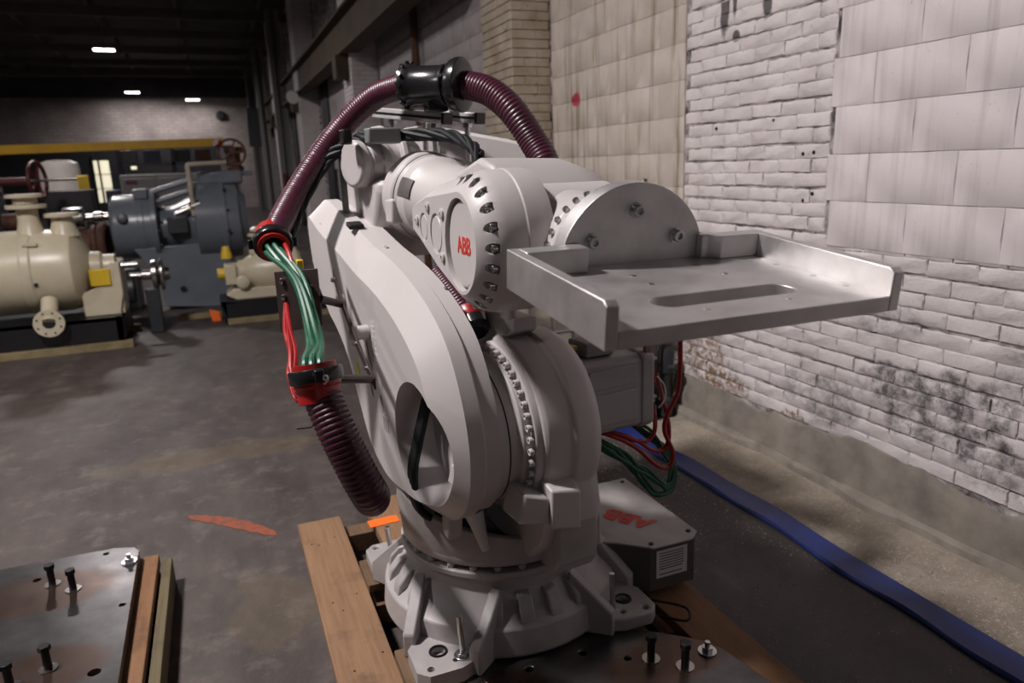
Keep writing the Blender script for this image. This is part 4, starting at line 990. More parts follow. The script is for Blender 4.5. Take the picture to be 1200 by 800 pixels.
for k in range(7):
    e = [rg2.uniform(-0.020, 0.020) for _ in range(12)]; d_ = k*0.011
    q = [(0.97, 1.90, 0.76), (1.045+e[0], 1.85, 0.715-d_*0.3), (1.105+e[1], 1.845+e[2], 0.668-d_*0.5+e[3]), (1.165+e[4], 1.84+e[5], 0.612-d_*0.5), (1.225+e[6], 1.84, 0.560-d_*0.5+e[7]), (1.268+e[8]*0.7, 1.85, 0.540-d_*0.4), (1.292+e[8]*0.6, 1.865, 0.565+e[9]), (1.285+e[10], 1.88, 0.63), (1.23, 1.91, 0.70+e[11]), (1.15, 1.95, 0.76)]
    MB().tube(spline(q, 8), 0.0062, 8).build('cable', 'green_cable', rob)
MB().tube(spline([(1.205, 1.83, 0.92), (1.225, 1.82, 0.89), (1.222, 1.81, 0.85), (1.205, 1.82, 0.82)], 6), 0.003, 6).build('tie', 'label_white', rob)
# ------------------------------------------------------------------ pallets and steel plates
def plank(parent, x0, x1, y0, y1, z0, z1, mat='pallet_wood', skew=0.0, name='plank'):
    mb = MB().box((0, 0, 0), (x1-x0, y1-y0, z1-z0)); o = mb.build(name, mat, bevel=0.003)
    o.location = ((x0+x1)/2, (y0+y1)/2, (z0+z1)/2); o.rotation_euler = (0, 0, skew); setp(o, parent); return o
pal = thing('pallet', 'long wooden pallet under the robot and its front steel plate', 'pallet', (0.75, 2.1, 0))
for x0, x1, y1, mt in ((0.166, 0.342, 2.92, 'pallet_wood'), (0.46, 0.635, 3.02, 'pallet_wood'), (0.70, 0.87, 2.95, 'pallet_wood_orange'), (0.93, 1.10, 2.95, 'pallet_wood'), (1.20, 1.365, 2.95, 'pallet_wood_orange')):
    plank(pal, x0, x1, 0.7, y1, 0.10, 0.14, mt)
for y in (0.9, 1.62, 2.26, 2.80):
    plank(pal, 0.185, 1.35, y, y+0.09, 0.022, 0.10, 'pallet_wood_dark', name='stringer')
for x in (0.19, 0.70, 1.22):
    plank(pal, x, x+0.13, 0.72, 2.9, 0.0, 0.022, 'pallet_wood_orange', name='bottom_board')
nh = Proto(MB().lathe([(0.0, 0), (0.0035, 0), (0.0035, 0.0008), (0, 0.0008)], (0, 0, 0), (0, 0, 1), 8), 'nail', 'black_bolt')
for x, y in ((0.20, 2.72), (0.225, 2.70), (0.29, 2.74), (0.30, 2.30), (0.215, 2.28), (0.24, 2.22), (0.50, 2.80), (0.58, 2.83), (0.60, 2.78), (0.315, 1.95), (0.22, 1.9)):
    nh.put(pal, (x, y, 0.14))
# bearers between plank and robot foot
for x, y in ((0.34, 1.72), (0.34, 2.28), (0.95, 2.3)):
    o = MB().box((x+0.075, y+0.09, 0.1560), (0.15, 0.18, 0.0315)).build('wood_block', 'pallet_wood_dark', bevel=0.003)
    tag(o, {(0.34, 1.72): 'dark wood packing block under the front left foot of the robot', (0.34, 2.28): 'dark wood packing block under the rear left foot of the robot', (0.95, 2.3): 'dark wood packing block under the robot foot nearest the wall'}[(x, y)], 'wood block')
o = MB().box((0, 0, 0), (0.125, 0.062, 0.002)).build('paper_tag', 'orange_tag', smooth=0); o.location = (0.500, 2.785, 0.1415); o.rotation_euler = (0, 0.0, 0.05)
tag(o, 'fluorescent orange paper tag lying on the pallet plank', 'tag')
def plate_thing(name, label, outline, z, th, mat, bolts, holes, group=None):
    cx = sum(p[0] for p in outline)/len(outline); cy = sum(p[1] for p in outline)/len(outline)
    t = thing(name, label, 'steel plate', (cx, cy, z), group)
    p = MB().prism(outline, 'z', z, z+th).build('plate', mat, t, bevel=0.003)
    cc = MB()
    for x, y, r in holes: cc.cyl((x, y, z+th-0.02), (x, y, z+th+0.02), r, 18)
    cut(p, cc)
    for kind, x, y in bolts:
        zt = z+th
        if kind == 'black':
            b = MB().hexhead((x, y, zt+0.062), (0, 0, 1), 0.0175, 0.016, random.random()).cyl((x, y, zt-0.01), (x, y, zt+0.063), 0.0115, 16).build('bolt', 'black_bolt', t, bevel=0.001)
            MB().lathe([(0.0, 0), (0.026, 0), (0.026, 0.003), (0, 0.003)], (x, y, zt), (0, 0, 1), 24).build('washer', 'bright_steel', t)
        else:
            b = MB().cyl((x, y, zt), (x, y, zt+0.034), 0.008, 14).hexhead((x, y, zt+0.005), (0, 0, 1), 0.0165, 0.013, random.random()).build('nut_and_stud', 'zinc', t, bevel=0.001)
            MB().lathe([(0.0, 0), (0.027, 0), (0.027, 0.005), (0, 0.005)], (x, y, zt), (0, 0, 1), 26).build('washer', 'zinc', t)
    return t
plate_thing('steel_plate', 'dark steel base plate with rusty rings lying against the robot base', [(0.495, 1.93), (1.03, 1.93), (1.04, 1.69), (1.10, 1.645), (1.19, 1.565), (1.225, 1.51), (1.255, 1.34), (1.255, 0.75), (0.495, 0.75)], 0.14, 0.032, 'steel_plate',
            [('black', 1.012, 1.549), ('black', 1.081, 1.481), ('zinc', 1.176, 1.507)], [(0.675, 1.655, 0.013), (0.845, 1.655, 0.012), (0.952, 1.58, 0.010), (0.535, 1.65, 0.010), (1.13, 1.35, 0.016)])
pal2 = thing('pallet', 'wooden pallet under the separate dark steel plate', 'pallet', (-0.9, 2.2, 0))
for x0, x1, mt in ((-0.352, -0.318, 'timber_green'), (-0.43, -0.362, 'pallet_wood_orange'), (-0.72, -0.56, 'pallet_wood'), (-1.05, -0.88, 'pallet_wood'), (-1.4, -1.22, 'pallet_wood')):
    plank(pal2, x0, x1, 1.2, 2.93, 0.085 if mt != 'timber_green' else 0.0, 0.13 if mt != 'timber_green' else 0.105, mt)
for y in (1.3, 2.0, 2.78):
    plank(pal2, -1.38, -0.36, y, y+0.09, 0.0, 0.085, 'pallet_wood_dark', name='stringer')
plate_thing('steel_plate', 'dark steel plate with four black bolts on a pallet of its own', [(-1.35, 1.25), (-0.405, 1.25), (-0.425, 2.90), (-0.445, 2.94), (-0.52, 2.965), (-1.35, 2.99)], 0.13, 0.045, 'steel_plate_far',
            [('black', -0.692, 2.772), ('black', -0.617, 2.702), ('black', -0.614, 2.246), ('black', -0.70, 2.20), ('zinc', -0.45, 2.821)], [(-0.54, 2.93, 0.011), (-0.75, 2.83, 0.014), (-0.445, 2.52, 0.011), (-0.485, 2.17, 0.018), (-0.92, 2.78, 0.011), (-1.0, 2.86, 0.011), (-1.1, 2.5, 0.012)])

# ------------------------------------------------------------------ floor strip by the wall: sand, grit, blue flat hose
mb = MB(); NX, NY = 14, 130; vs = []; fs = []
rg = random.Random(3)
for j in range(NY+1):
    y = 0.3+(3.6-0.3)*j/NY
    for i in range(NX+1):
        t = i/NX; x = 2.205+(WX-0.02-2.205)*t
        h = 0.004+0.012*t**1.5+0.004*math.sin(y*6+t*4)*t+rg.uniform(-0.0012, 0.0012)
        if i == 0: h = 0.0005
        vs.append((x, y, max(0.0005, h)))
for j in range(NY):
    for i in range(NX): a = j*(NX+1)+i; fs.append((a, a+1, a+NX+2, a+NX+1))
o = MB().add(vs, fs).build('sand_strip', 'sand'); tag(o, 'strip of pale sand and dust between blue hose and wall', 'sand', kind='stuff')
mb = MB()
for k in range(6500):
    far = k % 3 == 0
    x = rg.uniform(1.42, 2.05) if far else min(WX-0.06, 2.2+abs(rg.gauss(0.12, 0.13)))
    y = rg.uniform(0.9, 3.58); s_ = rg.uniform(0.0012, 0.0045)*(0.95 if far else 1.0)*(1.6 if rg.random() < 0.06 else 1)
    z = 0.0 if x < 2.2 else 0.004+0.012*max(0, (x-2.205)/0.37)**1.5
    a = rg.uniform(0, PI); q = [(x+s_*math.cos(a+i*2.1), y+s_*math.sin(a+i*2.1), z) for i in range(3)]
    mb.add(q+[(x, y, z+s_*rg.uniform(0.7, 1.3))], [(0, 1, 3), (1, 2, 3), (2, 0, 3), (2, 1, 0)])
o = mb.build('grit', 'grit', weld=False, smooth=0); tag(o, 'white grit scattered on the floor near the wall', 'grit', kind='stuff')
rows = []
for i in range(140):
    y = -0.5+i*0.036; cx = 2.13+0.010*math.sin(y*3.1)+0.006*math.sin(y*9.0); wd = 0.062+0.003*math.sin(y*11)
    if y > 3.0: cx -= 0.05*(y-3.0)**1.6
    rows.append([(cx-wd, y, 0.001), (cx-wd*1.02, y, 0.010), (cx-wd*0.9, y, 0.019+0.003*math.sin(y*17)), (cx-wd*0.5, y, 0.016+0.002*math.sin(y*8)), (cx, y, 0.015), (cx+wd*0.5, y, 0.016), (cx+wd*0.9, y, 0.019), (cx+wd*1.02, y, 0.010), (cx+wd, y, 0.001)])
o = MB().loft(rows).build('flat_hose', 'blue_hose'); tag(o, 'blue lay-flat hose lying along the floor beside the wall', 'hose')

# ------------------------------------------------------------------ tote behind the robot
tx0, tx1, ty0, ty1 = 1.27, 2.37, 3.62, 4.6
t = thing('intermediate_bulk_container', 'white plastic bulk tote in a grey tube cage behind the robot', 'tote', (1.82, 4.1, 0))
MB().bx(tx0+0.05, tx1-0.05, ty0+0.05, ty1-0.05, 0.17, 1.10).build('bottle', 'tote_plastic', t, bevel=0.07, seg=4)
for i in range(9):
    x = tx0+0.02+(tx1-tx0-0.04)*i/8
    MB().tube([(x, ty0, 0.14), (x, ty0, 1.12)], 0.010, 8).build('cage_bar', 'tote_cage', t)
for i in range(1, 7):
    y = ty0+(ty1-ty0)*i/7
    for x in (tx0, tx1): MB().tube([(x, y, 0.14), (x, y, 1.12)], 0.010, 8).build('cage_bar', 'tote_cage', t)
for z in (0.16, 0.40, 0.64, 0.88, 1.11):
    MB().tube([(tx0, ty0, z), (tx1, ty0, z), (tx1, ty1, z), (tx0, ty1, z), (tx0, ty0, z)], 0.011, 8).build('cage_hoop', 'tote_cage', t)
for x in (tx0+0.06, 1.82, tx1-0.06):
    for y in (ty0+0.06, ty1-0.06): MB().box((x, y, 0.06), (0.12, 0.12, 0.12)).build('pallet_foot', 'dark_machine', t, bevel=0.006)
MB().bx(tx0, tx1, ty0, ty1, 0.12, 0.145).build('pallet_deck', 'steel_rail', t, bevel=0.004)
# grey post with bag on the floor by the tote
t = thing('valve_post', 'dark grey drain fitting standing by the tote at the wall', 'fitting', (2.47, 3.66, 0.0))
MB().lathe([(0.05, 0), (0.05, 0.10), (0.035, 0.12), (0.035, 0.26), (0.05, 0.28), (0.05, 0.40), (0.03, 0.44)], (2.47, 3.66, 0.016), (0, 0, 1), 18).build('body', 'dark_machine', t)
MB().tube([(2.43, 3.66, 0.33), (2.50, 3.60, 0.33)], 0.02, 10).build('spout', 'dark_machine', t)

# ------------------------------------------------------------------ cream pump (near left)
def flange(parent, c, d, R, th=0.03, mat='cream_paint', bolts=8, hole=0.5, hmat='dark_hole'):
    f = MB().lathe([(0.0, 0), (R, 0), (R, th), (R*hole*1.0, th), (R*hole*0.98, th*0.3), (0, th*0.3)], c, d, 30).build('flange', mat, parent, bevel=0.002)
    x, y, dd = basis(d)
    MB().lathe([(0.0, th*0.32), (R*hole*0.97, th*0.32)], c, d, 24, cap=False).build('bore', hmat, f)
    for k in range(bolts):
        a = 2*PI*(k+0.5)/bolts; q = Vector(c)+dd*th+(x*math.cos(a)+y*math.sin(a))*R*0.78
        MB().lathe([(R*0.07, 0), (R*0.07, 0.006)], q, dd, 8).build('flange_bolt', 'black_bolt', f)
    return f
X = (1, 0, 0); Zd = (0, 0, 1)
pu = thing('cream_pump', 'cream painted horizontal barrel pump with two top nozzles on black skid', 'pump', (-1.6, 7.95, 0.0))
yc = 8.05; zc = 0.74
MB().lathe([(0.30, -1.1), (0.385, -1.08), (0.39, -0.2), (0.40, -0.19), (0.40, -0.12), (0.39, -0.11), (0.39, 0.12), (0.375, 0.2), (0.32, 0.25), (0.18, 0.32), (0.0, 0.33)], (-1.48, yc, zc), X, 48).build('barrel', 'cream_paint', pu, bevel=0.006)
MB().lathe([(0.16, 0.0), (0.15, 0.10), (0.12, 0.12), (0.12, 0.22), (0.0, 0.22)], (-1.17, yc, zc), X, 28).build('bearing_housing', 'cream_paint', pu, bevel=0.004)
MB().lathe([(0.09, 0.0), (0.09, 0.05), (0.03, 0.055), (0.03, 0.30)], (-1.06, yc-0.02, zc), X, 22).build('seal_and_shaft', 'bright_steel', pu)
MB().prism([(-1.25, 0.30), (-0.94, 0.30), (-0.935, 0.36), (-0.90, 0.50), (-0.90, 0.80), (-0.98, 0.80), (-1.0, 0.72), (-1.05, 0.60), (-1.25, 0.52)], 'y', yc-0.24, yc-0.20).build('bearing_bracket', 'cream_paint', pu, bevel=0.008)
MB().prism([(-1.25, 0.30), (-0.94, 0.30), (-0.935, 0.36), (-0.90, 0.50), (-0.90, 0.80), (-0.98, 0.80), (-1.0, 0.72), (-1.05, 0.60), (-1.25, 0.52)], 'y', yc+0.16, yc+0.20).build('bearing_bracket', 'cream_paint', pu, bevel=0.008)
MB().bx(-1.24, -0.91, yc-0.2, yc+0.16, 0.30, 0.36).bx(-0.945, -0.905, yc-0.2, yc+0.16, 0.36, 0.78).build('bracket_web', 'cream_paint', pu, bevel=0.006)
MB().bx(-1.16, -0.985, yc-0.26, yc-0.22, 0.585, 0.745).build('coupling_guard', 'yellow', pu, bevel=0.008)
for x, zt, R in ((-1.60, 1.33, 0.165), (-1.33, 1.24, 0.145)):
    n_ = MB().lathe([(0.135, 0), (0.10, 0.10), (0.088, 0.16), (0.088, zt-1.06)], (x, yc-0.05, 1.06), Zd, 26).build('nozzle', 'cream_paint', pu)
    MB().lathe([(0.0, 0), (R, 0), (R, 0.035), (R*0.6, 0.04), (R*0.6, 0.02)], (x, yc-0.05, zt), Zd, 28).build('nozzle_flange', 'cream_paint', n_, bevel=0.004)
MB().lathe([(0.10, 0), (0.10, 0.05), (0.155, 0.055), (0.155, 0.085), (0.10, 0.09)], (-1.60, yc-0.05, 1.375), Zd, 28).build('nozzle_cap', 'cream_paint', pu)
MB().tube([(-1.50, yc-0.32, 0.50), (-1.50, yc-0.50, 0.32)], 0.07, 16).build('drain_pipe', 'cream_paint', pu)
flange(pu, (-1.50, yc-0.50, 0.32), (0.05, -1, 0.05), 0.125, 0.03, 'cream_paint', 8, 0.42)
MB().bx(-1.64, -1.52, yc-0.32, yc-0.28, 1.0, 1.03).build('name_plate', 'cream_paint', pu, bevel=0.004)
MB().lathe([(0.018, 0), (0.018, 0.006)], (-1.57, yc-0.388, 0.66), (0, -1, 0), 12).build('plug', 'dark_hole', pu)
sk = MB().bx(-2.9, -0.93, 7.66, 7.72, 0.07, 0.30).bx(-2.9, -0.93, 8.40, 8.46, 0.07, 0.30).bx(-2.9, -0.93, 7.66, 8.46, 0.26, 0.30).bx(-0.99, -0.93, 7.66, 8.46, 0.07, 0.30).build('skid', 'black_skid', pu, bevel=0.006)
for y in (7.6, 8.42):
    o = MB().bx(-3.0, -0.86, y, y+0.10, 0.0, 0.069).build('timber', 'timber_grey', bevel=0.004)
    tag(o, 'weathered timber under the front of the left black skid' if y < 8 else 'weathered timber under the back of the left black skid', 'timber')

# cream pump (right)
p2 = thing('cream_pump', 'smaller cream pump with yellow shaft caps on black skid', 'pump', (0.4, 8.5, 0.0))
yc2 = 8.55; zc2 = 0.52
MB().prism([(0.02, 0.30), (0.13, 0.24), (0.86, 0.24), (0.86, 0.34), (0.62, 0.36), (0.10, 0.36)], 'y', yc2-0.2, yc2+0.2).build('bracket', 'cream_paint', p2, bevel=0.008)
MB().lathe([(0.10, 0.0), (0.105, 0.02), (0.105, 0.09), (0.13, 0.10), (0.13, 0.15), (0.15, 0.17), (0.19, 0.24), (0.215, 0.28), (0.215, 0.66), (0.23, 0.67), (0.23, 0.72), (0.18, 0.76)], (0.08, yc2, zc2), X, 40).build('casing', 'cream_paint', p2, bevel=0.005)
MB().bx(0.03, 0.15, yc2-0.14, yc2+0.1, 0.40, 0.62).build('bearing_block', 'cream_paint', p2, bevel=0.012)
MB().lathe([(0.07, 0), (0.07, 0.06), (0.05, 0.07)], (0.20, yc2-0.20, 0.44), (0, -1, 0), 20).build('boss', 'cream_paint', p2)
MB().lathe([(0.055, 0), (0.06, 0.01), (0.06, 0.08), (0.0, 0.085)], (-0.045, yc2-0.05, 0.52), X, 20).build('shaft_cap', 'yellow', p2)
MB().lathe([(0.06, 0), (0.055, 0.05), (0.035, 0.13), (0.0, 0.135)], (0.07, yc2-0.02, 0.68), Zd, 18).build('top_cap', 'yellow', p2)
n_ = MB().prism([(0.30, 0.70), (0.33, 0.83), (0.37, 0.90), (0.52, 0.90), (0.60, 0.80), (0.62, 0.68)], 'y', yc2-0.11, yc2+0.11).build('nozzle', 'cream_paint', p2, bevel=0.03, seg=3)
MB().lathe([(0.0, 0), (0.14, 0), (0.14, 0.03), (0.09, 0.035)], (0.45, yc2, 0.90), Zd, 26).build('nozzle_flange', 'cream_paint', n_, bevel=0.003)
MB().lathe([(0.11, 0), (0.11, 0.028), (0.08, 0.05)], (0.45, yc2, 0.955), Zd, 26).build('nozzle_cap', 'cream_paint', n_)
MB().tube([(0.78, yc2-0.1, 0.42), (0.78, yc2-0.34, 0.37)], 0.055, 14).build('drain_pipe', 'cream_paint', p2)
flange(p2, (0.78, yc2-0.34, 0.37), (-0.15, -1, 0), 0.10, 0.028, 'cream_paint', 8, 0.4)
MB().bx(-0.05, 1.3, 8.28, 8.34, 0.06, 0.25).bx(-0.05, 1.3, 8.76, 8.82, 0.06, 0.25).bx(-0.05, 0.01, 8.28, 8.82, 0.06, 0.25).bx(-0.05, 1.3, 8.28, 8.82, 0.21, 0.25).build('skid', 'black_skid', p2, bevel=0.006)
o = MB().bx(0.0, 1.4, 8.22, 8.32, 0, 0.059).build('timber', 'timber_grey', bevel=0.004); tag(o, 'timber bearer under the smaller pump skid', 'timber')
o = MB().bx(-0.5, -0.02, 8.78, 8.88, 0, 0.059).build('timber', 'timber_grey', bevel=0.004); tag(o, 'short timber block on the floor behind the smaller pump', 'timber')
o = MB().loft([[(-0.10, 8.5, 0.0), (0.0, 8.5, 0.0), (-0.02, 8.5, 0.11), (-0.12, 8.5, 0.14)], [(-0.10, 8.62, 0.0), (0.0, 8.62, 0.0), (-0.02, 8.62, 0.10), (-0.11, 8.62, 0.12)]]).build('orange_wedge', 'orange_tag', bevel=0.01)
o.location = (-0.06, 0, 0); tag(o, 'orange plastic wedge beside the smaller pump skid', 'wedge')

# grey drive unit (centre)
g = thing('grey_pump_unit', 'large blue grey machine with drum, lantern and motor barrel', 'machine', (-0.4, 9.8, 0.0))
yg = 9.85; zg = 1.0
G = 'grey_machine'
MB().lathe([(0.30, 0.0), (0.36, 0.02), (0.38, 0.05), (0.38, 0.30), (0.385, 0.305), (0.385, 0.36), (0.38, 0.365), (0.38, 0.44), (0.43, 0.445), (0.43, 0.50), (0.30, 0.51)], (-1.13, yg, zg), X, 44).build('barrel', G, g, bevel=0.005)
MB().lathe([(0.06, 0), (0.06, 0.05), (0.045, 0.055)], (-0.98, yg-0.36, zg+0.12), (0, -1, 0.2), 18).build('port', 'dark_machine', g, bevel=0.004)
MB().bx(-0.85, -0.70, yg-0.22, yg+0.1, zg+0.33, zg+0.44).build('top_box', G, g, bevel=0.01)
MB().lathe([(0.24, 0.0), (0.24, 0.14), (0.26, 0.2), (0.33, 0.36), (0.35, 0.42), (0.0, 0.42)], (-0.63, yg, zg-0.02), X, 40).build('lantern', G, g, bevel=0.006)
MB().bx(-0.52, -0.30, yg-0.42, yg-0.20, zg-0.08, zg+0.10).build('lantern_window', 'dark_machine', g, bevel=0.01)
for dz in (0.30, 0.42):
    MB().tube([(-0.64, yg-0.18, zg+dz-0.02), (-0.22, yg-0.20, zg+dz+0.10)], 0.035, 12).build('tie_bar', G, g)
MB().lathe([(0.07, 0.0), (0.07, 0.10), (0.04, 0.12), (0.03, 0.3)], (-0.14, yg-0.36, zg+0.24), (-1, -0.1, -0.35), 18).build('jack', 'bright_steel', g)
MB().lathe([(0.36, 0.0), (0.47, 0.01), (0.48, 0.02), (0.48, 0.30), (0.49, 0.305), (0.49, 0.36), (0.47, 0.365), (0.45, 0.50), (0.36, 0.52), (0.30, 0.60), (0.0, 0.60)], (-0.22, yg, zg+0.02), X, 52).build('drum', G, g, bevel=0.006)
bolt = Proto(MB().hexhead((0, 0, 0), (0, 0, 1), 0.02, 0.03), 'drum_bolt', 'dark_machine')
for k in range(12):
    a = 2*PI*k/12+0.2; bolt.put(g, (0.145, yg+0.485*math.cos(a), zg+0.02+0.485*math.sin(a)), (0, math.cos(a), math.sin(a)))
bolt2 = Proto(MB().hexhead((0, 0, 0), (0, 0, 1), 0.018, 0.025), 'barrel_bolt', 'dark_machine')
for k in range(14):
    a = 2*PI*k/14+0.1; bolt2.put(g, (-0.625, yg+0.40*math.cos(a), zg+0.40*math.sin(a)), (1, 0, 0))
MB().prism([(-0.92, 0.76), (-0.70, 0.40), (-0.66, 0.05), (-0.18, 0.0), (0.06, 0.0), (0.10, 0.62), (-0.20, 0.78)], 'y', yg-0.30, yg+0.28).build('pedestal', G, g, bevel=0.01)
MB().lathe([(0.035, 0), (0.035, 0.02)], (-0.45, yg-0.302, 0.25), (0, -1, 0), 16).build('pedestal_hole', 'dark_hole', g)
MB().bx(-0.13, 0.38, yg-0.18, yg+0.18, zg+0.46, zg+0.62).build('top_housing', G, g, bevel=0.03)
# shaft train to the left
MB().lathe([(0.075, 0.0), (0.12, 0.005), (0.125, 0.02), (0.125, 0.20), (0.12, 0.215), (0.04, 0.22), (0.04, 0.30), (0.06, 0.31), (0.065, 0.40), (0.05, 0.41), (0.05, 0.62)], (-1.62, yg, zg+0.14), X, 26).build('input_shaft', 'bright_steel', g, bevel=0.003)
MB().lathe([(0.08, 0.0), (0.11, 0.01), (0.11, 0.12), (0.15, 0.13), (0.15, 0.2), (0.09, 0.21)], (-1.68, yg-0.18, zg-0.12), X, 26).build('coupling', 'dark_machine', g, bevel=0.003)
MB().lathe([(0.16, 0.0), (0.17, 0.01), (0.17, 0.10), (0.22, 0.12), (0.22, 0.16), (0.0, 0.17)], (-1.45, yg-0.16, zg-0.16), X, 30).build('rusty_hub', 'rusty_iron', g, bevel=0.003)
MB().ring((-1.22, yg-0.16, zg-0.16), (1, -0.1, 0), 0.20, 0.05, 30, 10).build('hub_ring', 'rusty_iron', g)
MB().lathe([(0.22, 0), (0.22, 0.5)], (-1.5, yg+0.1, 0.25), X, 24).bx(-1.55, -0.95, yg-0.05, yg+0.4, 0.0, 0.5).build('lower_frame', 'dark_machine', g, bevel=0.01)
# loose bright hub on the floor stand
h = thing('shaft_coupling', 'bright steel coupling hub on a short shaft between the pumps', 'coupling', (-0.62, 8.2, 0.0))
MB().lathe([(0.03, 0.0), (0.03, 0.12), (0.05, 0.125), (0.05, 0.20), (0.12, 0.215), (0.15, 0.22), (0.155, 0.26), (0.10, 0.28), (0.165, 0.30), (0.165, 0.32), (0.07, 0.34), (0.06, 0.38), (0, 0.38)], (-0.88, 8.28, 0.60), X, 30).build('hub', 'bright_steel', h, bevel=0.002)
MB().bx(-0.75, -0.62, 8.2, 8.36, 0.0, 0.46).build('stand', 'dark_machine', h, bevel=0.01)
# pipework and handwheel above the drum
t = thing('gate_valve', 'valve with brown handwheel standing above the grey drum', 'valve', (0.36, 9.9, 1.5))
whc = Vector((0.289, 9.7, 1.83))
MB().ring(whc, (0.15, -1, 0.1), 0.155, 0.016, 32, 8).build('handwheel', 'rusty_iron', t)
wx, wy, wd_ = basis((0.15, -1, 0.1))
for k in range(5):
    a = 2*PI*k/5; MB().tube([whc, whc+(wx*math.cos(a)+wy*math.sin(a))*0.155], 0.011, 6).build('spoke', 'rusty_iron', t)
MB().cyl(whc, whc+Vector((0.02, 0.28, -0.02)), 0.03, 12).build('stem', 'rusty_iron', t)
MB().lathe([(0.06, 0), (0.10, 0.02), (0.10, 0.06), (0.07, 0.08), (0.07, 0.22), (0.12, 0.24), (0.12, 0.30)], (0.32, 9.95, 1.60), Zd, 22).build('body', 'rusty_iron', t)
MB().bx(0.10, 0.50, 9.75, 10.1, 1.55, 1.61).build('base_flange', 'grey_machine', t, bevel=0.01)
MB().tube([(0.16, 9.65, 1.92), (0.12, 9.62, 1.95)], 0.05, 14).build('red_cap', 'red_valve', t)
o = MB().tube(spline([(-0.22, 9.45, 1.12), (-0.22, 9.45, 1.60), (-0.22, 9.45, 1.68), (-0.16, 9.47, 1.70), (0.20, 9.60, 1.71)], 5), 0.028, 12).build('bent_pipe', 'pipe_cream', g); o['label'] = 'cream bent pipe rising in front of the drum'
# grey gear case at the frame's left edge
g2 = thing('gear_case', 'blue grey ribbed gear case behind the left cream pump', 'machine', (-2.6, 10.2, 0.0))
MB().lathe([(0.34, -0.6), (0.36, -0.5), (0.36, -0.10), (0.34, 0.0), (0.30, 0.24), (0.27, 0.27), (0.0, 0.27)], (-2.55, 10.2, 1.14), X, 40).build('casing', G, g2, bevel=0.006)
MB().bx(-3.3, -2.2, 9.95, 10.45, 0.0, 0.95).build('pedestal', G, g2, bevel=0.02)
for k in range(6):
    a = math.radians(150+k*24)
    MB().tube([(-2.50, 10.2+0.35*math.cos(a), 1.14+0.35*math.sin(a)*1.0), (-2.42, 10.2+0.34*math.cos(a), 1.14+0.34*math.sin(a))], 0.022, 8).build('stud', 'dark_machine', g2)
MB().tube([(-2.5, 9.75, 0.78), (-1.75, 9.72, 0.80)], 0.06, 14).build('shaft_cover', G, g2)
MB().lathe([(0.10, 0), (0.10, 0.3)], (-2.28, 10.15, 1.12), X, 16).build('coupling', 'rusty_iron', g2)
# red valves on a rack
rv = thing('red_valve_rack', 'dark red pipes and valve handwheel behind the gear case', 'valve', (-2.7, 11.5, 0.0))
MB().tube([(-3.6, 11.5, 1.56), (-2.2, 11.45, 1.58)], 0.055, 14).build('pipe', 'red_valve', rv)
MB().tube([(-3.6, 11.5, 1.78), (-2.75, 11.5, 1.80)], 0.045, 14).build('pipe', 'red_valve', rv)
MB().ring((-2.10, 11.42, 1.58), (1, -0.25, 0), 0.24, 0.026, 34, 8).build('handwheel', 'red_valve', rv)
wx, wy, wd_ = basis((1, -0.25, 0))
for k in range(5):
    a = 2*PI*k/5; MB().tube([Vector((-2.10, 11.42, 1.58)), Vector((-2.10, 11.42, 1.58))+(wx*math.cos(a)+wy*math.sin(a))*0.25], 0.02, 6).build('spoke', 'red_valve', rv)
MB().tube([(-2.45, 11.45, 1.58), (-1.62, 11.25, 1.58)], 0.016, 8).build('stem', 'bright_steel', rv)
MB().bx(-3.7, -2.6, 11.3, 11.8, 1.05, 1.48).build('valve_body', 'dark_machine', rv, bevel=0.02)
MB().bx(-3.6, -3.5, 11.4, 11.7, 0.0, 1.06).bx(-2.75, -2.65, 11.4, 11.7, 0.0, 1.06).build('stand', 'dark_machine', rv)
MB().lathe([(0.05, 0), (0.09, 0.04), (0.09, 0.1), (0.04, 0.16)], (-3.05, 11.5, 1.84), Zd, 16).build('bonnet', 'rusty_iron', rv)
MB().bx(-3.7, -2.62, 11.2, 11.28, 1.87, 1.92).build('yellow_bar', 'yellow', rv)
o = MB().tube([(-2.66, 12.2, 0.0), (-2.72, 12.2, 2.15)], 0.025, 8).build('grey_post', 'cabinet_grey'); tag(o, 'thin grey post behind the red valves', 'post')
# white tank, cabinet, yellow post, boxes
o = MB().lathe([(0.0, 0.0), (0.36, 0.0), (0.36, 1.80), (0.34, 1.90), (0.20, 1.96), (0.0, 1.97)], (-2.72, 17.0, 0), Zd, 36).build('tank', 'tank_white', bevel=0.01); tag(o, 'upright white cylindrical tank below the yellow girder', 'tank')
o = MB().bx(-2.00, -1.84, 13.9, 14.0, 0, 1.64).bx(-1.90, -1.85, 13.80, 13.9, 0, 1.3).build('yellow_post', 'yellow', bevel=0.01); tag(o, 'yellow safety panel post beyond the gear case', 'post')
c_ = thing('control_cabinet', 'long pale grey cabinet behind the grey machine', 'cabinet', (-0.7, 13.3, 0))
MB().bx(-1.30, 0.25, 13.1, 13.6, 0.0, 1.62).build('body', 'cabinet_grey', c_, bevel=0.012)
for k in range(3): MB().bx(-1.27+k*0.51, -0.79+k*0.51, 13.085, 13.1, 0.1, 1.56).build('door', 'cabinet_grey', c_, bevel=0.004)
MB().bx(-1.22, -1.06, 13.075, 13.086, 1.47, 1.53).build('badge', 'red_valve', c_)
o = MB().bx(-2.35, -1.7, 12.9, 13.3, 0, 1.42).build('parts_bin', 'dark_machine', bevel=0.012); tag(o, 'dark grey steel bin between the valves and the cabinet', 'bin')
o = MB().bx(-1.52, -1.32, 13.0, 13.3, 0, 1.40).build('blue_drum_stack', 'navy', bevel=0.02); tag(o, 'dark navy box beside the pale cabinet', 'box')
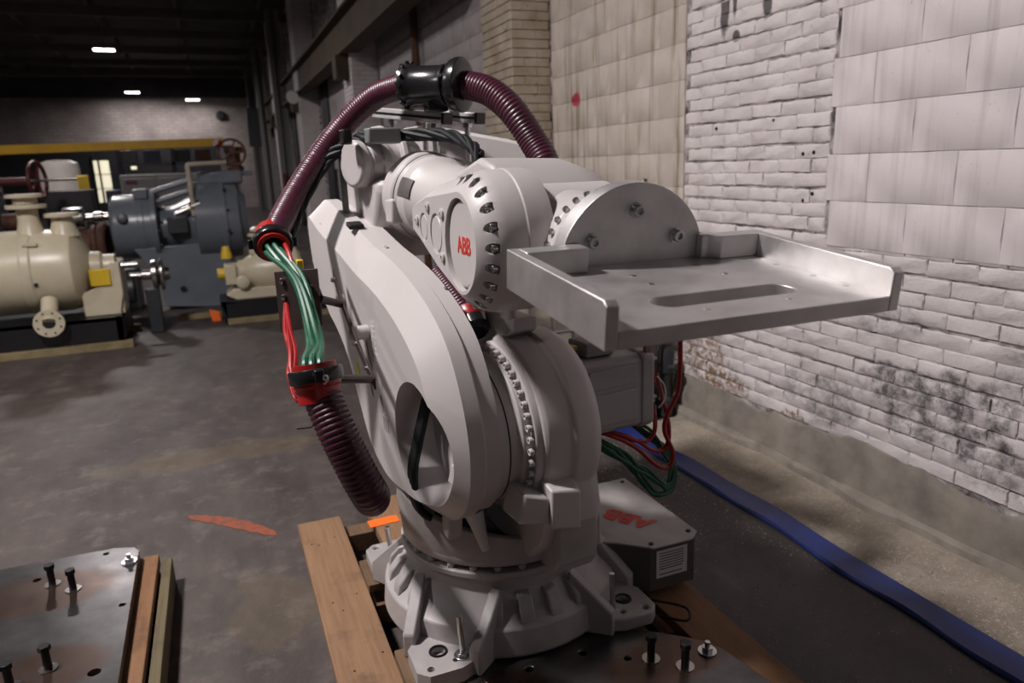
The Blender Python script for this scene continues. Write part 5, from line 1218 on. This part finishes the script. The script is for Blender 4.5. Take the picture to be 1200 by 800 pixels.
# yellow crane girder on posts
cr = thing('gantry_crane', 'yellow crane girder spanning the hall above the machines', 'crane', (-2.5, 20.0, 0.0))
MB().prism([(-9.0, 2.10), (0.44, 2.26), (0.44, 2.46), (-9.0, 2.30)], 'y', 19.9, 20.1).build('girder', 'crane_yellow', cr, bevel=0.01)
MB().bx(0.30, 0.44, 19.93, 20.07, 0, 2.26).build('post', 'cabinet_grey', cr); MB().bx(-8.95, -8.8, 19.93, 20.07, 0, 2.11).build('post', 'cabinet_grey', cr)
# lit doorway panes in the far dark doorway (seen between the machines)
wn = MB().bx(-4.75, -4.0, 37.80, 37.9, 0.2, 2.62).build('window_1', 'dark_door', smooth=0); tag(wn, 'lit glazed door in the far dark doorway', 'window', kind='structure')
for x0, x1 in ((-4.70, -4.55), (-4.45, -4.10)):
    for k in range(3): MB().bx(x0, x1, 37.77, 37.80, 0.55+k*0.62, 1.13+k*0.62).build('pane', 'lit_pane', wn, smooth=0)
wn = MB().bx(-3.3, -2.9, 37.80, 37.9, 1.7, 2.62).build('window_2', 'dark_door', smooth=0); tag(wn, 'narrow lit pane above the cabinet in the far doorway', 'window', kind='structure')
MB().bx(-3.22, -3.0, 37.77, 37.80, 1.95, 2.4).build('pane', 'lit_pane', wn, smooth=0)
# shelving in front of the dark doorway
rk = thing('storage_rack', 'dark storage rack with boxes under the yellow girder', 'rack', (-1.5, 24, 0))
for x in (-2.3, -0.9, 0.4): MB().bx(x-0.05, x+0.05, 23.6, 24.2, 0, 2.35).build('upright', 'navy', rk)
for z in (0.3, 1.15, 1.9): MB().bx(-2.3, 0.4, 23.6, 24.2, z, z+0.08).build('shelf', 'dark_machine', rk)
MATS_B = ['dark_machine', 'navy', 'dark_door', 'rusty_iron']
i = 0
for z in (1.23, 1.98):
    for x in (-2.05, -1.45, -0.65, -0.1):
        o = MB().box((x, 23.9, z+0.17), (0.42, 0.4, 0.34)).build('storage_box', MATS_B[i % 4], bevel=0.01)
        tag(o, '%s storage box on the %s shelf of the rack under the girder' % (['dark grey', 'navy blue', 'black', 'brown'][i % 4], 'middle' if z < 1.5 else 'top'), 'box', 'boxes on the dark storage rack'); i += 1
# wall clutter far right: dark speaker-like box, red extinguisher cabinet
o = MB().bx(1.45, 1.86, 27.88, 28.12, 2.5, 3.8).build('electrical_box', 'dark_machine', bevel=0.02); 
tag(o, 'dark electrical box fixed beside the far column', 'electrical box')
o = MB().bx(1.87, 1.975, 21.2, 21.36, 0.5, 1.55).build('fire_hose_cabinet', 'red_valve', bevel=0.02); tag(o, 'dark red cabinet fixed low on the far wall side', 'cabinet')
o = MB().lathe([(0.0, 0), (0.2, 0.0), (0.22, 0.06), (0.12, 0.2)], (0.85, 37.95, 4.25), (0, -1, 0), 20).build('horn', 'dark_machine'); tag(o, 'round dark horn on the far brick wall', 'horn')
fx = thing('flood_light', 'unlit flood light on a bracket at the runway beam', 'lamp', (1.9, 17.0, 3.25))
MB().lathe([(0.03, 0.0), (0.10, 0.03), (0.14, 0.16), (0.14, 0.18)], (1.95, 17.2, 3.2), (-0.4, -0.8, -0.3), 18).build('reflector', 'steel_rail', fx)
MB().tube([(1.95, 17.2, 3.2), (2.1, 17.3, 3.32)], 0.025, 8).build('bracket', 'dark_machine', fx)
